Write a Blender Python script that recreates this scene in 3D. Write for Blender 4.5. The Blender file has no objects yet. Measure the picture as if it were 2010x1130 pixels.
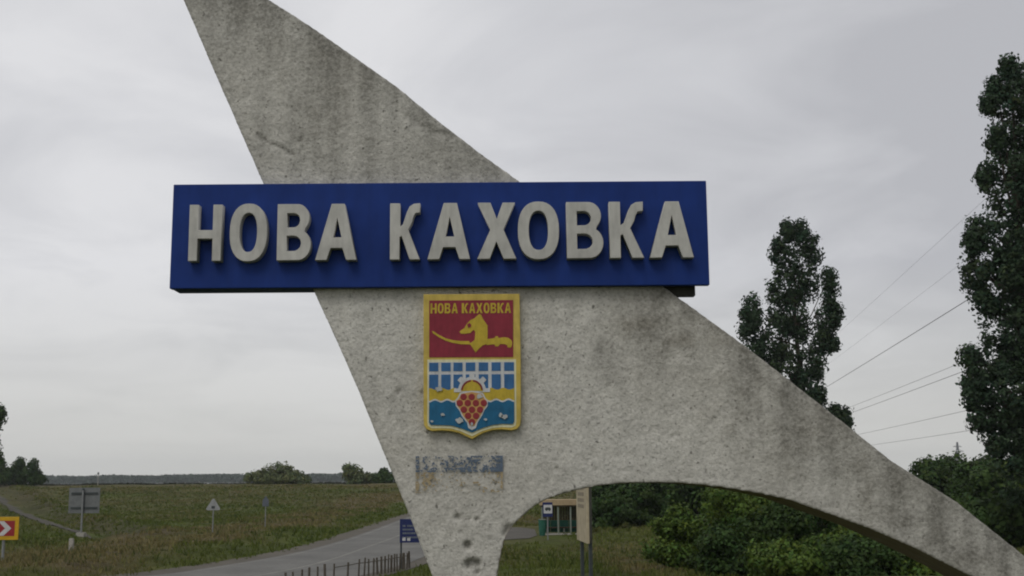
import bpy, bmesh, math, random
import numpy as np
from mathutils import Vector, Matrix, noise

sc = bpy.context.scene
col = sc.collection
R = math.radians
random.seed(7)
rng = np.random.default_rng(7)

# ------------------------------------------------------------------ camera
cam = bpy.data.objects.new('camera', bpy.data.cameras.new('camera'))
col.objects.link(cam)
sc.camera = cam
cam.data.sensor_width = 36.0
cam.data.lens = 41.19
cam.data.clip_start = 0.1
cam.data.clip_end = 6000
cam.matrix_world = (Matrix.Translation((0, 0, 4.0)) @ Matrix.Rotation(math.pi / 2 + 0.15993, 4, 'X')
                    @ Matrix.Rotation(-0.0072, 4, 'Z'))

# ------------------------------------------------------------------ sky, sun, exposure
SUN_EL, SUN_AZ = 52.0, 205.0         # high and behind the camera, above a closed cloud deck
world = bpy.data.worlds.new('World')
sc.world = world
world.use_nodes = True
nt = world.node_tree
nt.nodes.clear()
def wn(t, **k):
    n = nt.nodes.new(t)
    for a, v in k.items():
        setattr(n, a, v)
    return n
sky = wn('ShaderNodeTexSky', sky_type='NISHITA', sun_disc=False, sun_elevation=R(SUN_EL), sun_rotation=R(SUN_AZ))
sky.air_density = 1.0
sky.dust_density = 3.0
tc = wn('ShaderNodeTexCoord')
sep = wn('ShaderNodeSeparateXYZ')
nt.links.new(tc.outputs['Generated'], sep.inputs[0])
def wm(op, a, b=None, c=None, clamp=False):
    n = wn('ShaderNodeMath', operation=op, use_clamp=clamp)
    for i, v in enumerate((a, b, c)):
        if v is None:
            continue
        if isinstance(v, (int, float)):
            n.inputs[i].default_value = v
        else:
            nt.links.new(v, n.inputs[i])
    return n.outputs[0]
zz = wm('ADD', wm('ABSOLUTE', sep.outputs['Z']), 0.16)
cx = wm('DIVIDE', sep.outputs['X'], zz)
cy = wm('DIVIDE', sep.outputs['Y'], zz)
cmb = wn('ShaderNodeCombineXYZ')
nt.links.new(cx, cmb.inputs[0]); nt.links.new(cy, cmb.inputs[1])
def wnoise(scale, detail, rough, dist=0.0):
    n = wn('ShaderNodeTexNoise')
    n.inputs['Scale'].default_value = scale
    n.inputs['Detail'].default_value = detail
    n.inputs['Roughness'].default_value = rough
    n.inputs['Distortion'].default_value = dist
    nt.links.new(cmb.outputs[0], n.inputs['Vector'])
    return n.outputs['Fac']
n1 = wnoise(0.55, 3, 0.5, 0.3)
n2 = wnoise(1.7, 5, 0.55, 0.6)
# thick cloud towards the right (east), thinner and lighter to the left
side = wm('MULTIPLY_ADD', sep.outputs['X'], 1.7, 0.14, clamp=True)
dens = wm('ADD', wm('MULTIPLY', n1, 1.15), wm('MULTIPLY', n2, 1.5))
dens = wm('ADD', wm('SUBTRACT', dens, 1.16), wm('MULTIPLY', side, 1.1), clamp=True)
ramp = wn('ShaderNodeValToRGB')
el = ramp.color_ramp.elements
el[0].position, el[0].color = 0.0, (7.2, 7.2, 7.35, 1)
el[1].position, el[1].color = 0.95, (4.65, 4.68, 4.92, 1)
m_ = el.new(0.40); m_.color = (6.0, 6.03, 6.25, 1)
nt.links.new(dens, ramp.inputs[0])
# the clear strip far off under the deck: a little warmer and duller at the horizon
hz = wn('ShaderNodeMapRange')
hz.inputs['From Min'].default_value = 0.0
hz.inputs['From Max'].default_value = 0.17
nt.links.new(sep.outputs['Z'], hz.inputs['Value'])
mixh = wn('ShaderNodeMix', data_type='RGBA')
nt.links.new(hz.outputs[0], mixh.inputs['Factor'])
mixh.inputs['A'].default_value = (6.0, 6.0, 5.75, 1)
nt.links.new(ramp.outputs[0], mixh.inputs['B'])
mixs = wn('ShaderNodeMix', data_type='RGBA')
mixs.inputs['Factor'].default_value = 0.95
nt.links.new(sky.outputs[0], mixs.inputs['A'])
nt.links.new(mixh.outputs['Result'], mixs.inputs['B'])
bg = wn('ShaderNodeBackground')
bg.inputs['Strength'].default_value = 0.10
nt.links.new(mixs.outputs['Result'], bg.inputs['Color'])
wo = wn('ShaderNodeOutputWorld')
nt.links.new(bg.outputs[0], wo.inputs['Surface'])

sun = bpy.data.objects.new('sun', bpy.data.lights.new('sun', 'SUN'))
col.objects.link(sun)
sun.data.energy = 0.95
sun.data.angle = R(28)
sun.data.color = (1.0, 0.97, 0.92)
az = R(SUN_AZ)
sd = Vector((math.sin(az) * math.cos(R(SUN_EL)), math.cos(az) * math.cos(R(SUN_EL)), math.sin(R(SUN_EL))))
sun.rotation_euler = sd.to_track_quat('Z', 'Y').to_euler()
sun.location = (-8, -20, 40)

sc.view_settings.view_transform = 'Standard'
sc.view_settings.look = 'None'
sc.view_settings.exposure = 0.08
sc.view_settings.gamma = 1.0
sc.view_settings.use_curve_mapping = False
sc.cycles.filter_width = 2.0
sc.cycles.max_bounces = 6
sc.cycles.use_denoising = True

# ------------------------------------------------------------------ helpers
def smooth(a, b, v):
    t = min(1.0, max(0.0, (v - a) / (b - a)))
    return t * t * (3 - 2 * t)

def nz(x, y, z=0.0, oct=4):
    return noise.fractal(Vector((x, y, z)), 0.8, 2.0, oct)

def tag(o, label=None, cat=None, group=None, kind=None):
    if label: o['label'] = label
    if cat: o['category'] = cat
    if group: o['group'] = group
    if kind: o['kind'] = kind
    return o

ORG = {}
def thing(name, label, cat, loc=(0, 0, 0), group=None):
    o = bpy.data.objects.new(name, None)
    o.empty_display_size = 0.2
    o.location = loc
    col.objects.link(o)
    ORG[o] = Vector(loc)
    return tag(o, label, cat, group)

def link(name, me, mat, parent=None):
    o = bpy.data.objects.new(name, me)
    if mat is not None:
        me.materials.clear()
        me.materials.append(mat)
    col.objects.link(o)
    if parent is not None:
        o.parent = parent
    return o

class MB:
    """collects faces in world (or thing-local) coordinates"""
    def __init__(s):
        s.v, s.f = [], []
    def add(s, vs, fs):
        n = len(s.v)
        s.v += [tuple(v) for v in vs]
        s.f += [tuple(i + n for i in f) for f in fs]
        return s
    def box(s, x0, x1, y0, y1, z0, z1, M=None):
        vs = [Vector(p) for p in ((x0,y0,z0),(x1,y0,z0),(x1,y1,z0),(x0,y1,z0),(x0,y0,z1),(x1,y0,z1),(x1,y1,z1),(x0,y1,z1))]
        if M is not None:
            vs = [M @ v for v in vs]
        return s.add(vs, [(0,3,2,1),(4,5,6,7),(0,1,5,4),(1,2,6,5),(2,3,7,6),(3,0,4,7)])
    def tube(s, pts, radii, n=8, cap=True):
        pts = [Vector(p) for p in pts]
        if isinstance(radii, (int, float)):
            radii = [radii] * len(pts)
        rings = []
        for i, p in enumerate(pts):
            d = (pts[min(i + 1, len(pts) - 1)] - pts[max(i - 1, 0)]).normalized()
            u = d.orthogonal().normalized() if abs(d.z) > .9 else d.cross(Vector((0, 0, 1))).normalized()
            w = d.cross(u)
            rings.append([p + (u * math.cos(2 * math.pi * k / n) + w * math.sin(2 * math.pi * k / n)) * radii[i] for k in range(n)])
        vs = [v for r in rings for v in r]
        fs = []
        for i in range(len(rings) - 1):
            for k in range(n):
                a, b = i * n + k, i * n + (k + 1) % n
                fs.append((a, b, b + n, a + n))
        if cap:
            fs.append(tuple(range(n - 1, -1, -1)))
            fs.append(tuple(range(len(vs) - n, len(vs))))
        return s.add(vs, fs)
    def build(s, name, mat, parent=None, org=None, smooth_=False, bevel=0.0):
        me = bpy.data.meshes.new(name)
        o = Vector(org) if org is not None else (ORG.get(parent, Vector((0, 0, 0))) if parent is not None else Vector((0, 0, 0)))
        me.from_pydata([tuple(Vector(v) - o) for v in s.v], [], s.f)
        if bevel:
            bm = bmesh.new(); bm.from_mesh(me)
            bmesh.ops.bevel(bm, geom=bm.edges[:], offset=bevel, segments=2, affect='EDGES', profile=0.5)
            bm.to_mesh(me); bm.free()
        me.update()
        if smooth_:
            me.polygons.foreach_set('use_smooth', [True] * len(me.polygons))
        ob = link(name, me, mat, parent)
        ORG[ob] = o
        if parent is None and org is not None:
            ob.location = o
        return ob

def fill_mesh(name, loops, yf, depth, bevel=0.0):
    """solid of a flat outline (with holes): front face at y=yf, going back by depth; loops are (x, z)"""
    cu = bpy.data.curves.new(name, 'CURVE')
    cu.dimensions = '2D'
    cu.fill_mode = 'BOTH'
    cu.extrude = max(depth / 2 - bevel, 0.0002)
    cu.bevel_depth = bevel
    cu.bevel_resolution = 1
    for lp in loops:
        sp = cu.splines.new('POLY')
        sp.points.add(len(lp) - 1)
        for p, (x, z) in zip(sp.points, lp):
            p.co = (x, z, 0, 1)
        sp.use_cyclic_u = True
    tmp = bpy.data.objects.new(name, cu)
    col.objects.link(tmp)
    dg = bpy.context.evaluated_depsgraph_get()
    me = bpy.data.meshes.new_from_object(tmp.evaluated_get(dg))
    bpy.data.objects.remove(tmp)
    bpy.data.curves.remove(cu)
    me.name = name
    n = len(me.vertices)
    co = np.empty(n * 3, dtype=np.float32)
    me.vertices.foreach_get('co', co)
    co = co.reshape(-1, 3)
    out = np.stack([co[:, 0], (yf + depth / 2) - co[:, 2], co[:, 1]], 1)
    me.vertices.foreach_set('co', out.ravel())
    me.update()
    return me

def fill(name, loops, yf, depth, mat, parent, bevel=0.0):
    me = fill_mesh(name, loops, yf, depth, bevel)
    o = ORG.get(parent, Vector((0, 0, 0)))
    me.transform(Matrix.Translation(-o))
    ob = link(name, me, mat, parent)
    ORG[ob] = o
    return ob

def weld(me, d=1e-4):
    bm = bmesh.new(); bm.from_mesh(me)
    bmesh.ops.remove_doubles(bm, verts=bm.verts[:], dist=d)
    bmesh.ops.recalc_face_normals(bm, faces=bm.faces[:])
    bm.to_mesh(me); bm.free()

def circle(cx, cz, r, n=14, rz=None):
    rz = rz or r
    return [(cx + r * math.cos(2 * math.pi * k / n), cz + rz * math.sin(2 * math.pi * k / n)) for k in range(n)]

def copy_tree(o, parent=None):
    c = o.copy(); col.objects.link(c)
    if parent is not None:
        c.parent = parent
    for ch in list(o.children):
        copy_tree(ch, c)
    return c

def point_color(me, arr, name='Col'):
    at_ = me.color_attributes.new(name, 'FLOAT_COLOR', 'POINT')
    a = np.ones((len(arr), 4), dtype=np.float32)
    a[:, :3] = arr
    at_.data.foreach_set('color', a.ravel())

# ------------------------------------------------------------------ materials
def mat(name, rgb=(.5, .5, .5), rough=.7, spec=.3, metal=0.0):
    m = bpy.data.materials.new(name)
    m.use_nodes = True
    b = m.node_tree.nodes['Principled BSDF']
    b.inputs['Base Color'].default_value = (*rgb, 1)
    b.inputs['Roughness'].default_value = rough
    b.inputs['Specular IOR Level'].default_value = spec
    b.inputs['Metallic'].default_value = metal
    return m

class NT:
    def __init__(s, m):
        s.t = m.node_tree
        s.b = m.node_tree.nodes['Principled BSDF']
    def n(s, t, **k):
        x = s.t.nodes.new(t)
        for a, v in k.items():
            setattr(x, a, v)
        return x
    def l(s, a, b):
        s.t.links.new(a, b)
    def coord(s, sx=1, sy=1, sz=1):
        t = s.n('ShaderNodeTexCoord'); mp = s.n('ShaderNodeMapping')
        mp.inputs['Scale'].default_value = (sx, sy, sz)
        s.l(t.outputs['Object'], mp.inputs[0])
        return mp.outputs[0]
    def noise(s, vec, scale, detail=4, rough=.55, dist=0):
        x = s.n('ShaderNodeTexNoise')
        x.inputs['Scale'].default_value = scale
        x.inputs['Detail'].default_value = detail
        x.inputs['Roughness'].default_value = rough
        x.inputs['Distortion'].default_value = dist
        s.l(vec, x.inputs['Vector'])
        return x.outputs['Fac']
    def ramp(s, fac, stops):
        r = s.n('ShaderNodeValToRGB')
        e = r.color_ramp.elements
        while len(e) < len(stops):
            e.new(.5)
        for k, (p, c) in enumerate(stops):
            e[k].position = p
            e[k].color = (*c, 1) if isinstance(c, tuple) else (c, c, c, 1)
        s.l(fac, r.inputs[0])
        return r.outputs[0]
    def mix(s, fac, a, b, blend='MIX'):
        x = s.n('ShaderNodeMix', data_type='RGBA', blend_type=blend)
        for i, v in (('Factor', fac), ('A', a), ('B', b)):
            if isinstance(v, (int, float)):
                x.inputs[i].default_value = v
            elif isinstance(v, tuple):
                x.inputs[i].default_value = (*v, 1)
            else:
                s.l(v, x.inputs[i])
        return x.outputs['Result']
    def attr(s, name):
        a = s.n('ShaderNodeAttribute'); a.attribute_name = name
        return a
    def bump(s, h, strength, dist=.01):
        b = s.n('ShaderNodeBump')
        b.inputs['Strength'].default_value = strength
        b.inputs['Distance'].default_value = dist
        s.l(h, b.inputs['Height'])
        s.l(b.outputs[0], s.b.inputs['Normal'])
    def color(s, c):
        s.l(c, s.b.inputs['Base Color'])

def worn(name, rgb, dark=.75, scale=3.0, rough=.55, spec=.3, metal=0.0, bump=0.0):
    """painted or bare surface with uneven fading and grime"""
    m = mat(name, rgb, rough, spec, metal)
    t = NT(m)
    v = t.coord()
    a = t.noise(v, scale, 6, .65)
    b = t.noise(t.coord(3, 3, .6), scale * 2.2, 3)
    c = t.ramp(a, [(.3, dark), (.62, 1.0), (.8, 1.06)])
    d = t.ramp(b, [(.3, .86), (.6, 1.0)])
    t.color(t.mix(1.0, t.mix(1.0, rgb, c, 'MULTIPLY'), d, 'MULTIPLY'))
    t.l(t.ramp(a, [(.3, min(1, rough + .15)), (.7, rough)]), t.b.inputs['Roughness'])
    if bump:
        t.bump(t.noise(v, scale * 12, 3), bump)
    return m

def concrete_material():
    m = mat('painted_render', (.44, .43, .39), .92, .15)
    t = NT(m)
    v = t.coord()
    g = t.attr('Col')
    sep_ = t.n('ShaderNodeSeparateColor')
    t.l(g.outputs['Color'], sep_.inputs[0])
    big = t.noise(v, .9, 5, .6)
    med = t.noise(v, 7, 5, .6)
    fine = t.noise(v, 30, 5, .7)
    speck = t.noise(v, 19, 2, .5)
    base = t.ramp(big, [(.3, (.51, .497, .45)), (.55, (.585, .572, .522)), (.75, (.63, .617, .563))])
    base = t.mix(1.0, base, t.ramp(med, [(.3, .82), (.55, 1.0), (.75, 1.06)]), 'MULTIPLY')
    base = t.mix(1.0, base, t.ramp(fine, [(.28, .74), (.5, .99), (.72, 1.10)]), 'MULTIPLY')
    base = t.mix(t.ramp(speck, [(.27, .85), (.35, 0.0)]), base, (.12, .118, .105))
    sp2 = t.noise(v, 38, 3, .6)
    base = t.mix(t.ramp(sp2, [(.32, .55), (.44, 0.0)]), base, (.20, .195, .175))
    # grime carried by the render: channel R is dirt plus darker recesses, G rust or lichen tint, B bare unpainted concrete
    dirt = t.mix(1.0, sep_.outputs[0], t.ramp(fine, [(.25, 1.35), (.7, .6)]), 'MULTIPLY')
    base = t.mix(dirt, base, (.15, .147, .13))
    base = t.mix(sep_.outputs[1], base, (.30, .24, .14))
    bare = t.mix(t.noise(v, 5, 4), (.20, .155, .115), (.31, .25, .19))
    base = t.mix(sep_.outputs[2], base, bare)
    t.color(base)
    h = t.n('ShaderNodeMath', operation='ADD')
    h2 = t.noise(v, 21, 4, .6, .15)
    t.l(h2, h.inputs[0]); t.l(fine, h.inputs[1])
    t.bump(h.outputs[0], .6, .02)
    return m

M = dict(
    concrete=concrete_material(),
    blue=worn('blue_board_paint', (.009, .034, .185), .75, 1.5, .5, .15),
    letter=worn('pale_letter_face', (.48, .475, .44), .8, 4, .6, .2),
    bracket=worn('dark_bracket_steel', (.05, .05, .04), .6, 6, .7),
    yellow=worn('shield_yellow', (.56, .42, .09), .72, 6, .55),
    paleyellow=worn('shield_cream', (.66, .64, .42), .85, 6, .55),
    gold=worn('shield_gold', (.50, .37, .035), .75, 9, .55),
    crimson=worn('shield_crimson', (.24, .022, .04), .75, 5, .5),
    maroon=worn('shield_maroon', (.20, .03, .025), .8, 8, .55),
    shieldblue=worn('shield_blue', (.035, .13, .30), .75, 6, .5),
    teal=worn('shield_teal', (.010, .12, .24), .7, 6, .5),
    shieldwhite=worn('shield_white', (.55, .56, .56), .75, 8, .6),
    berry=worn('berry_red', (.26, .03, .035), .8, 10, .5),
    peach=worn('berry_ground', (.52, .30, .10), .8, 9, .55),
    chip=worn('exposed_primer', (.44, .46, .45), .7, 14, .8),
    asphalt=None, galv=worn('galvanised_steel', (.22, .23, .23), .7, 6, .6, .4),
    signback=worn('sign_back_grey', (.15, .16, .16), .7, 3, .55, .4),
    darkbar=worn('dark_frame_bar', (.045, .055, .055), .7, 5, .6),
    signwhite=worn('sign_white', (.55, .55, .54), .8, 6, .5),
    signred=worn('sign_red', (.28, .02, .025), .8, 6, .45),
    signyellow=worn('sign_yellow', (.55, .33, .01), .8, 6, .45),
    signblue=worn('sign_blue', (.012, .022, .10), .75, 5, .4),
    post=worn('brown_post', (.105, .09, .07), .6, 9, .85),
    bollard=worn('bollard_white', (.38, .36, .32), .6, 9, .8),
    beige=worn('shelter_beige', (.38, .29, .17), .7, 4, .75),
    green=worn('shelter_green', (.02, .11, .075), .65, 4, .65),
    greenpost=worn('shelter_post', (.20, .23, .19), .7, 6, .65),
    lattice=worn('shelter_lattice', (.07, .058, .035), .6, 6, .8),
    billboard=worn('faded_billboard', (.44, .38, .26), .72, 2.2, .75),
    print=worn('faded_print', (.22, .19, .14), .8, 5, .8),
    wire=worn('wire', (.15, .15, .16), .8, 2, .6),
    tower=worn('tower_steel', (.16, .17, .18), .8, .4, .6),
    bark=worn('bark', (.085, .07, .055), .55, 5, .95, .1, 0, .5),
)

def leaf_material(name, tint):
    m = mat(name, tint, .6, .12)
    t = NT(m)
    a = t.attr('Col')
    c = t.mix(1.0, a.outputs['Color'], tint, 'MULTIPLY')
    t.color(c)
    tr = t.n('ShaderNodeBsdfTranslucent')
    t.l(c, tr.inputs['Color'])
    ms = t.n('ShaderNodeMixShader')
    ms.inputs[0].default_value = .22
    out = [n for n in t.t.nodes if n.type == 'OUTPUT_MATERIAL'][0]
    t.l(t.b.outputs[0], ms.inputs[1]); t.l(tr.outputs[0], ms.inputs[2])
    t.l(ms.outputs[0], out.inputs['Surface'])
    return m
LEAF = dict(
    poplar=leaf_material('poplar_leaves', (.030, .052, .026)),
    dark=leaf_material('dark_leaves', (.034, .062, .015)),
    mid=leaf_material('bush_leaves', (.066, .106, .018)),
    grey=leaf_material('greyish_leaves', (.115, .14, .06)),
    far=leaf_material('far_leaves', (.032, .055, .030)),
    grass=leaf_material('grass_blades', (1, 1, 1)),
)

# ------------------------------------------------------------------ ground
FE = [(-60, 37), (-27, 41.5), (-15.3, 48.7), (-13.5, 55.8), (-11.6, 65), (-10.9, 82), (-10.9, 116), (-10.4, 160), (-6, 260), (2, 330)]
NE = [(-60, 26), (-24, 32.5), (-9.6, 40.5), (-6.9, 47), (-5.2, 54), (-4.2, 65), (-3.5, 82), (-3.3, 116), (-3.4, 160), (1, 260), (9, 330)]
CL = [(-60, 33), (-25, 37.2), (-11.6, 46), (-9.8, 53), (-9.0, 59), (-8.7, 66), (-7.9, 84), (-7.1, 116), (-6.9, 160), (-2.5, 260), (5.5, 330)]
TRACK = [(-255.432,528.286), (-133.872,292.692), (-85.529,198.316), (-56.344,139.084), (-42.056,109.715), (-33.523,93.243), (-28.687,83.308)]
def xat(poly, y):
    for (x0, y0), (x1, y1) in zip(poly, poly[1:]):
        if y0 <= y <= y1:
            return x0 + (x1 - x0) * (y - y0) / (y1 - y0)
    return None
def on_road(x, y, m=0.0):
    a, b = xat(FE, y), xat(NE, y)
    if a is None or b is None:
        return False
    if a - m < x < b + m:
        return True
    return -4 < x < 2.4 + m and 74 - m < y < 96 + m
def fe_dist(x, y):
    best = 1e9
    for (x0, y0), (x1, y1) in zip(FE, FE[1:]):
        dx, dy = x1 - x0, y1 - y0
        t = min(1, max(0, ((x - x0) * dx + (y - y0) * dy) / (dx * dx + dy * dy)))
        best = min(best, math.hypot(x - x0 - t * dx, y - y0 - t * dy))
    return best
def track_d(x, y):
    best = 1e9
    for (x0, y0), (x1, y1) in zip(TRACK, TRACK[1:]):
        dx, dy = x1 - x0, y1 - y0
        t = min(1, max(0, ((x - x0) * dx + (y - y0) * dy) / (dx * dx + dy * dy)))
        px, py = x0 + t * dx, y0 + t * dy
        d = math.hypot(x - px, y - py)
        if d < abs(best):
            best = d if (x - px) * dy - (y - py) * dx > 0 else -d
    return best           # >0 on the near (right) side, <0 beyond
def hgt(x, y):
    h = 2.4 * (1 - smooth(18, 38, y)) * smooth(-44, -24, x)
    h += 2.85 * smooth(140, 255, y) * (1 - smooth(285, 345, y))
    h -= 1.2 * smooth(330, 380, y) * (1 - smooth(1420, 1470, y))
    if 38 < y < 320:
        w = smooth(38, 50, y) * (1 - smooth(285, 320, y))
        a, b = xat(FE, y), xat(NE, y)
        if a is not None:
            dd = max(a - x, x - b, 0)
            if -4 < x < 2.4 and 72 < y < 98:
                dd = 0
            w *= smooth(.3, 5, dd)
            if x < a:
                h += .45 * smooth(2, 5, dd) * (1 - smooth(6, 13, dd)) * (1 - smooth(80, 110, y)) * w
        h += w * (.28 * nz(x * .07, y * .05, 3) + .10 * nz(x * .4, y * .4, 9, 3))
        td = track_d(x, y)
        if -9 < td < 4:
            h -= .55 * smooth(-4.5, -2.4, td) * (1 - smooth(-2.2, 1.8, td)) * w
            h += .35 * smooth(-8, -5, td) * (1 - smooth(-5, -3.6, td)) * w
    return h
def gcol(x, y):
    """soil and grass colour of the ground itself"""
    n = .5 + .5 * nz(x * .06, y * .035, 1.5)
    n2 = .5 + .5 * nz(x * .35, y * .2, 7.5)
    dry = .28 + 1.0 * (n - .5) + .6 * (n2 - .5)
    a, b = xat(FE, y), xat(NE, y)
    if a is not None and y < 200:
        if x < a:
            d = fe_dist(x, y) + 3 * (n - .5)
            dry += 1.0 * smooth(4.0, 7.0, d) * (1 - smooth(11, 20, d)) * (.35 + .9 * n2) - .22 * (1 - smooth(2.5, 5.5, d))
        elif x > b:
            dry += .14 + .75 * smooth(3.5, 5.0, x) * (1 - smooth(7.5, 9, x)) * (1 - smooth(66, 76, y)) * n2
    dry += .30 * smooth(120, 250, y)
    td = track_d(x, y)
    gr = Vector((.056, .072, .015)); br = Vector((.090, .073, .034)); so = Vector((.050, .040, .029))
    dry = min(1, max(0, dry))
    c = gr.lerp(br, dry)
    if -9 < td < 3:
        c = c.lerp(so, .55 * smooth(-6.5, -4.5, td) * (1 - smooth(-3, -1.2, td)))
    if y > 300:
        c = c.lerp(Vector((.16, .14, .10)), smooth(300, 360, y))
    return c, dry

def axis(segs):
    out = []
    for a, b, st in segs:
        n = max(1, round((b - a) / st))
        out += [a + (b - a) * k / n for k in range(n)]
    return out + [segs[-1][1]]
xs = axis([(-1800, -700, 275), (-700, -120, 40), (-120, -60, 3), (-60, 40, .8), (40, 110, 3), (110, 700, 40), (700, 1800, 275)])
ys = axis([(-90, 14, 8), (14, 40, 2), (40, 125, .7), (125, 300, 3), (300, 420, 8), (420, 1500, 60), (1500, 2200, 175)])
gv, gc = [], []
for y in ys:
    for x in xs:
        gv.append((x, y, hgt(x, y)))
        gc.append(gcol(x, y)[0])
nx = len(xs)
gf = [(j * nx + i, j * nx + i + 1, (j + 1) * nx + i + 1, (j + 1) * nx + i) for j in range(len(ys) - 1) for i in range(nx - 1)]
me = bpy.data.meshes.new('ground')
me.from_pydata(gv, [], gf)
me.polygons.foreach_set('use_smooth', [True] * len(me.polygons))
point_color(me, np.array([tuple(c) for c in gc]))
mg = mat('field_soil', (.08, .08, .04), .95, .1)
t = NT(mg); v = t.coord()
a = t.attr('Col')
t.color(t.mix(1.0, t.mix(1.0, a.outputs['Color'], t.ramp(t.noise(v, 1.2, 6, .7), [(.25, .55), (.5, 1.0), (.75, 1.45)]), 'MULTIPLY'),
              t.ramp(t.noise(v, .25, 3), [(.3, .75), (.7, 1.2)]), 'MULTIPLY'))
t.bump(t.noise(v, 4, 6, .7), .8, .15)
tag(link('ground', me, mg), kind='structure')

# water of the reservoir beyond the field bank
mw = mat('reservoir_water', (.10, .12, .12), .18, .5)
t = NT(mw); t.bump(t.noise(t.coord(), .4, 4), .25, .2)
w = MB().add([(-1750, 372, -.4), (1500, 372, -.4), (1500, 1445, -.4), (-1750, 1445, -.4)], [(0, 1, 2, 3)]).build('water', mw)
tag(w, kind='structure')

# road, centre line, shoulder, lay-by, track
def strip(name, L, Rr, m, lift, step=1.2, kind='structure', n=5):
    y0 = max(L[0][1], Rr[0][1]); vs, fs = [], []
    # parametrise both edges by their own length so that bends stay square
    def samp(poly, u):
        ls = [math.dist(p, q) for p, q in zip(poly, poly[1:])]
        d = u * sum(ls)
        for (p, q), l in zip(zip(poly, poly[1:]), ls):
            if d <= l:
                return (p[0] + (q[0] - p[0]) * d / l, p[1] + (q[1] - p[1]) * d / l)
            d -= l
        return poly[-1]
    k = int(sum(math.dist(p, q) for p, q in zip(L, L[1:])) / step)
    for i in range(k + 1):
        a, b = samp(L, i / k), samp(Rr, i / k)
        for j in range(n):
            x, y = a[0] + (b[0] - a[0]) * j / (n - 1), a[1] + (b[1] - a[1]) * j / (n - 1)
            vs.append((x, y, hgt(x, y) + lift))
    for i in range(k):
        for j in range(n - 1):
            p = i * n + j
            fs.append((p, p + 1, p + n + 1, p + n))
    o = MB().add(vs, fs).build(name, m)
    return tag(o, kind=kind)
def soft(poly, it=3):
    for _ in range(it):
        q = [poly[0]]
        for a, b in zip(poly, poly[1:]):
            q += [(a[0] * .75 + b[0] * .25, a[1] * .75 + b[1] * .25), (a[0] * .25 + b[0] * .75, a[1] * .25 + b[1] * .75)]
        poly = q + [poly[-1]]
    return poly
def road_mat(name, rgb, lo, hi):
    m = mat(name, rgb, .88, .25)
    t = NT(m); v = t.coord()
    a = t.ramp(t.noise(v, .35, 5, .6), [(.3, lo), (.7, hi)])
    b = t.ramp(t.noise(v, 5, 5, .7), [(.3, .8), (.7, 1.15)])
    t.color(t.mix(1.0, t.mix(1.0, rgb, a, 'MULTIPLY'), b, 'MULTIPLY'))
    t.bump(t.noise(v, 25, 3), .3, .01)
    return m
M['asphalt'] = road_mat('worn_asphalt', (.130, .128, .118), .74, 1.2)
M['shoulder'] = road_mat('gravel_shoulder', (.085, .075, .058), .8, 1.2)
M['track'] = road_mat('pale_dirt', (.066, .060, .045), .6, 1.2)
M['layby'] = road_mat('worn_layby', (.085, .078, .065), .7, 1.15)
M['line'] = road_mat('worn_line_paint', (.20, .195, .175), .75, 1.2)
FEs, NEs, CLs = soft(FE), soft(NE), soft(CL)
strip('road', FEs, NEs, M['asphalt'], .035)
strip('road_shoulder', [(x - 1.5, y + .5) for x, y in FEs], [(x + .15, y) for x, y in FEs], M['shoulder'], .025, n=3)
strip('road_verge', [(x - .1, y) for x, y in NEs], [(x + .9, y - .2) for x, y in NEs], M['shoulder'], .022, n=3)
strip('center_line', [(x - .08, y) for x, y in CLs], [(x + .08, y) for x, y in CLs], M['line'], .040, n=2)
strip('edge_line', [(x + .3, y) for x, y in FEs], [(x + .42, y) for x, y in FEs], M['line'], .040, n=2)
lay = [(-3.8, 76), (-1, 76.5), (1.0, 78.5), (1.6, 82), (1.6, 92), (.6, 95), (-3.7, 98)]
o = MB().add([(x, y, .03) for x, y in lay], [tuple(range(len(lay)))]).build('pavement', M['layby'])
tag(o, kind='structure')
trk = soft(TRACK)
strip('dirt_track', [(x - .9 * min(1, (y - 83) / 26), y - .35) for x, y in trk], [(x + .9 * min(1, (y - 83) / 26), y + .35) for x, y in trk], M['track'], .06, n=3)

# ------------------------------------------------------------------ the concrete stela
YS, TH = 11.0, 1.15                      # front face and thickness of the slab
OUT = [(-3.566,9.376), (-3.4,9.062), (-3.234,8.686), (-3.059,8.293), (-2.88,7.894), (-2.639,7.354), (-2.402,6.828), (-2.139,6.284), (-1.889,5.764), (-1.663,5.285), (-1.44,4.793), (-1.171,4.153), (-0.978,3.696), (-0.751,3.113), (-0.61,2.728), (-0.485,2.348), (-0.204,2.346), (-0.198,2.725), (-0.159,3.109), (-0.111,3.336), (-0.077,3.464), (-0.025,3.537), (0.031,3.601), (0.102,3.661), (0.197,3.739), (0.292,3.789), (0.434,3.839), (0.576,3.875), (0.741,3.906), (0.907,3.926), (1.119,3.936), (1.331,3.937), (1.591,3.928), (1.905,3.896), (2.28,3.833), (2.56,3.768), (2.911,3.641), (3.261,3.514), (3.69,3.323), (4.15,3.087), (4.597,2.831), (4.993,2.577), (5.34,2.307), (5.901,2.303), (5.286,2.754), (4.676,3.257), (4.101,3.739), (3.512,4.124), (3.218,4.371), (2.922,4.614), (2.577,4.898), (2.229,5.179), (1.855,5.463), (1.477,5.749), (0.76,6.288), (0.057,6.835), (-0.336,7.132), (-0.707,7.432), (-1.107,7.776), (-1.51,8.071), (-1.916,8.369), (-2.146,8.529), (-2.376,8.679), (-2.686,8.906), (-2.997,9.145), (-3.311,9.374), (-3.456,9.44)]
stela_loc = (-.2, YS + TH / 2, 2.4)
stela = thing('concrete_stela', 'tall pointed concrete entrance stela with an arch cut under its long sloping arm', 'monument', stela_loc)
me = fill_mesh('slab', [OUT], YS, TH)
weld(me)
tmp = bpy.data.objects.new('slab', me)
col.objects.link(tmp)
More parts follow.
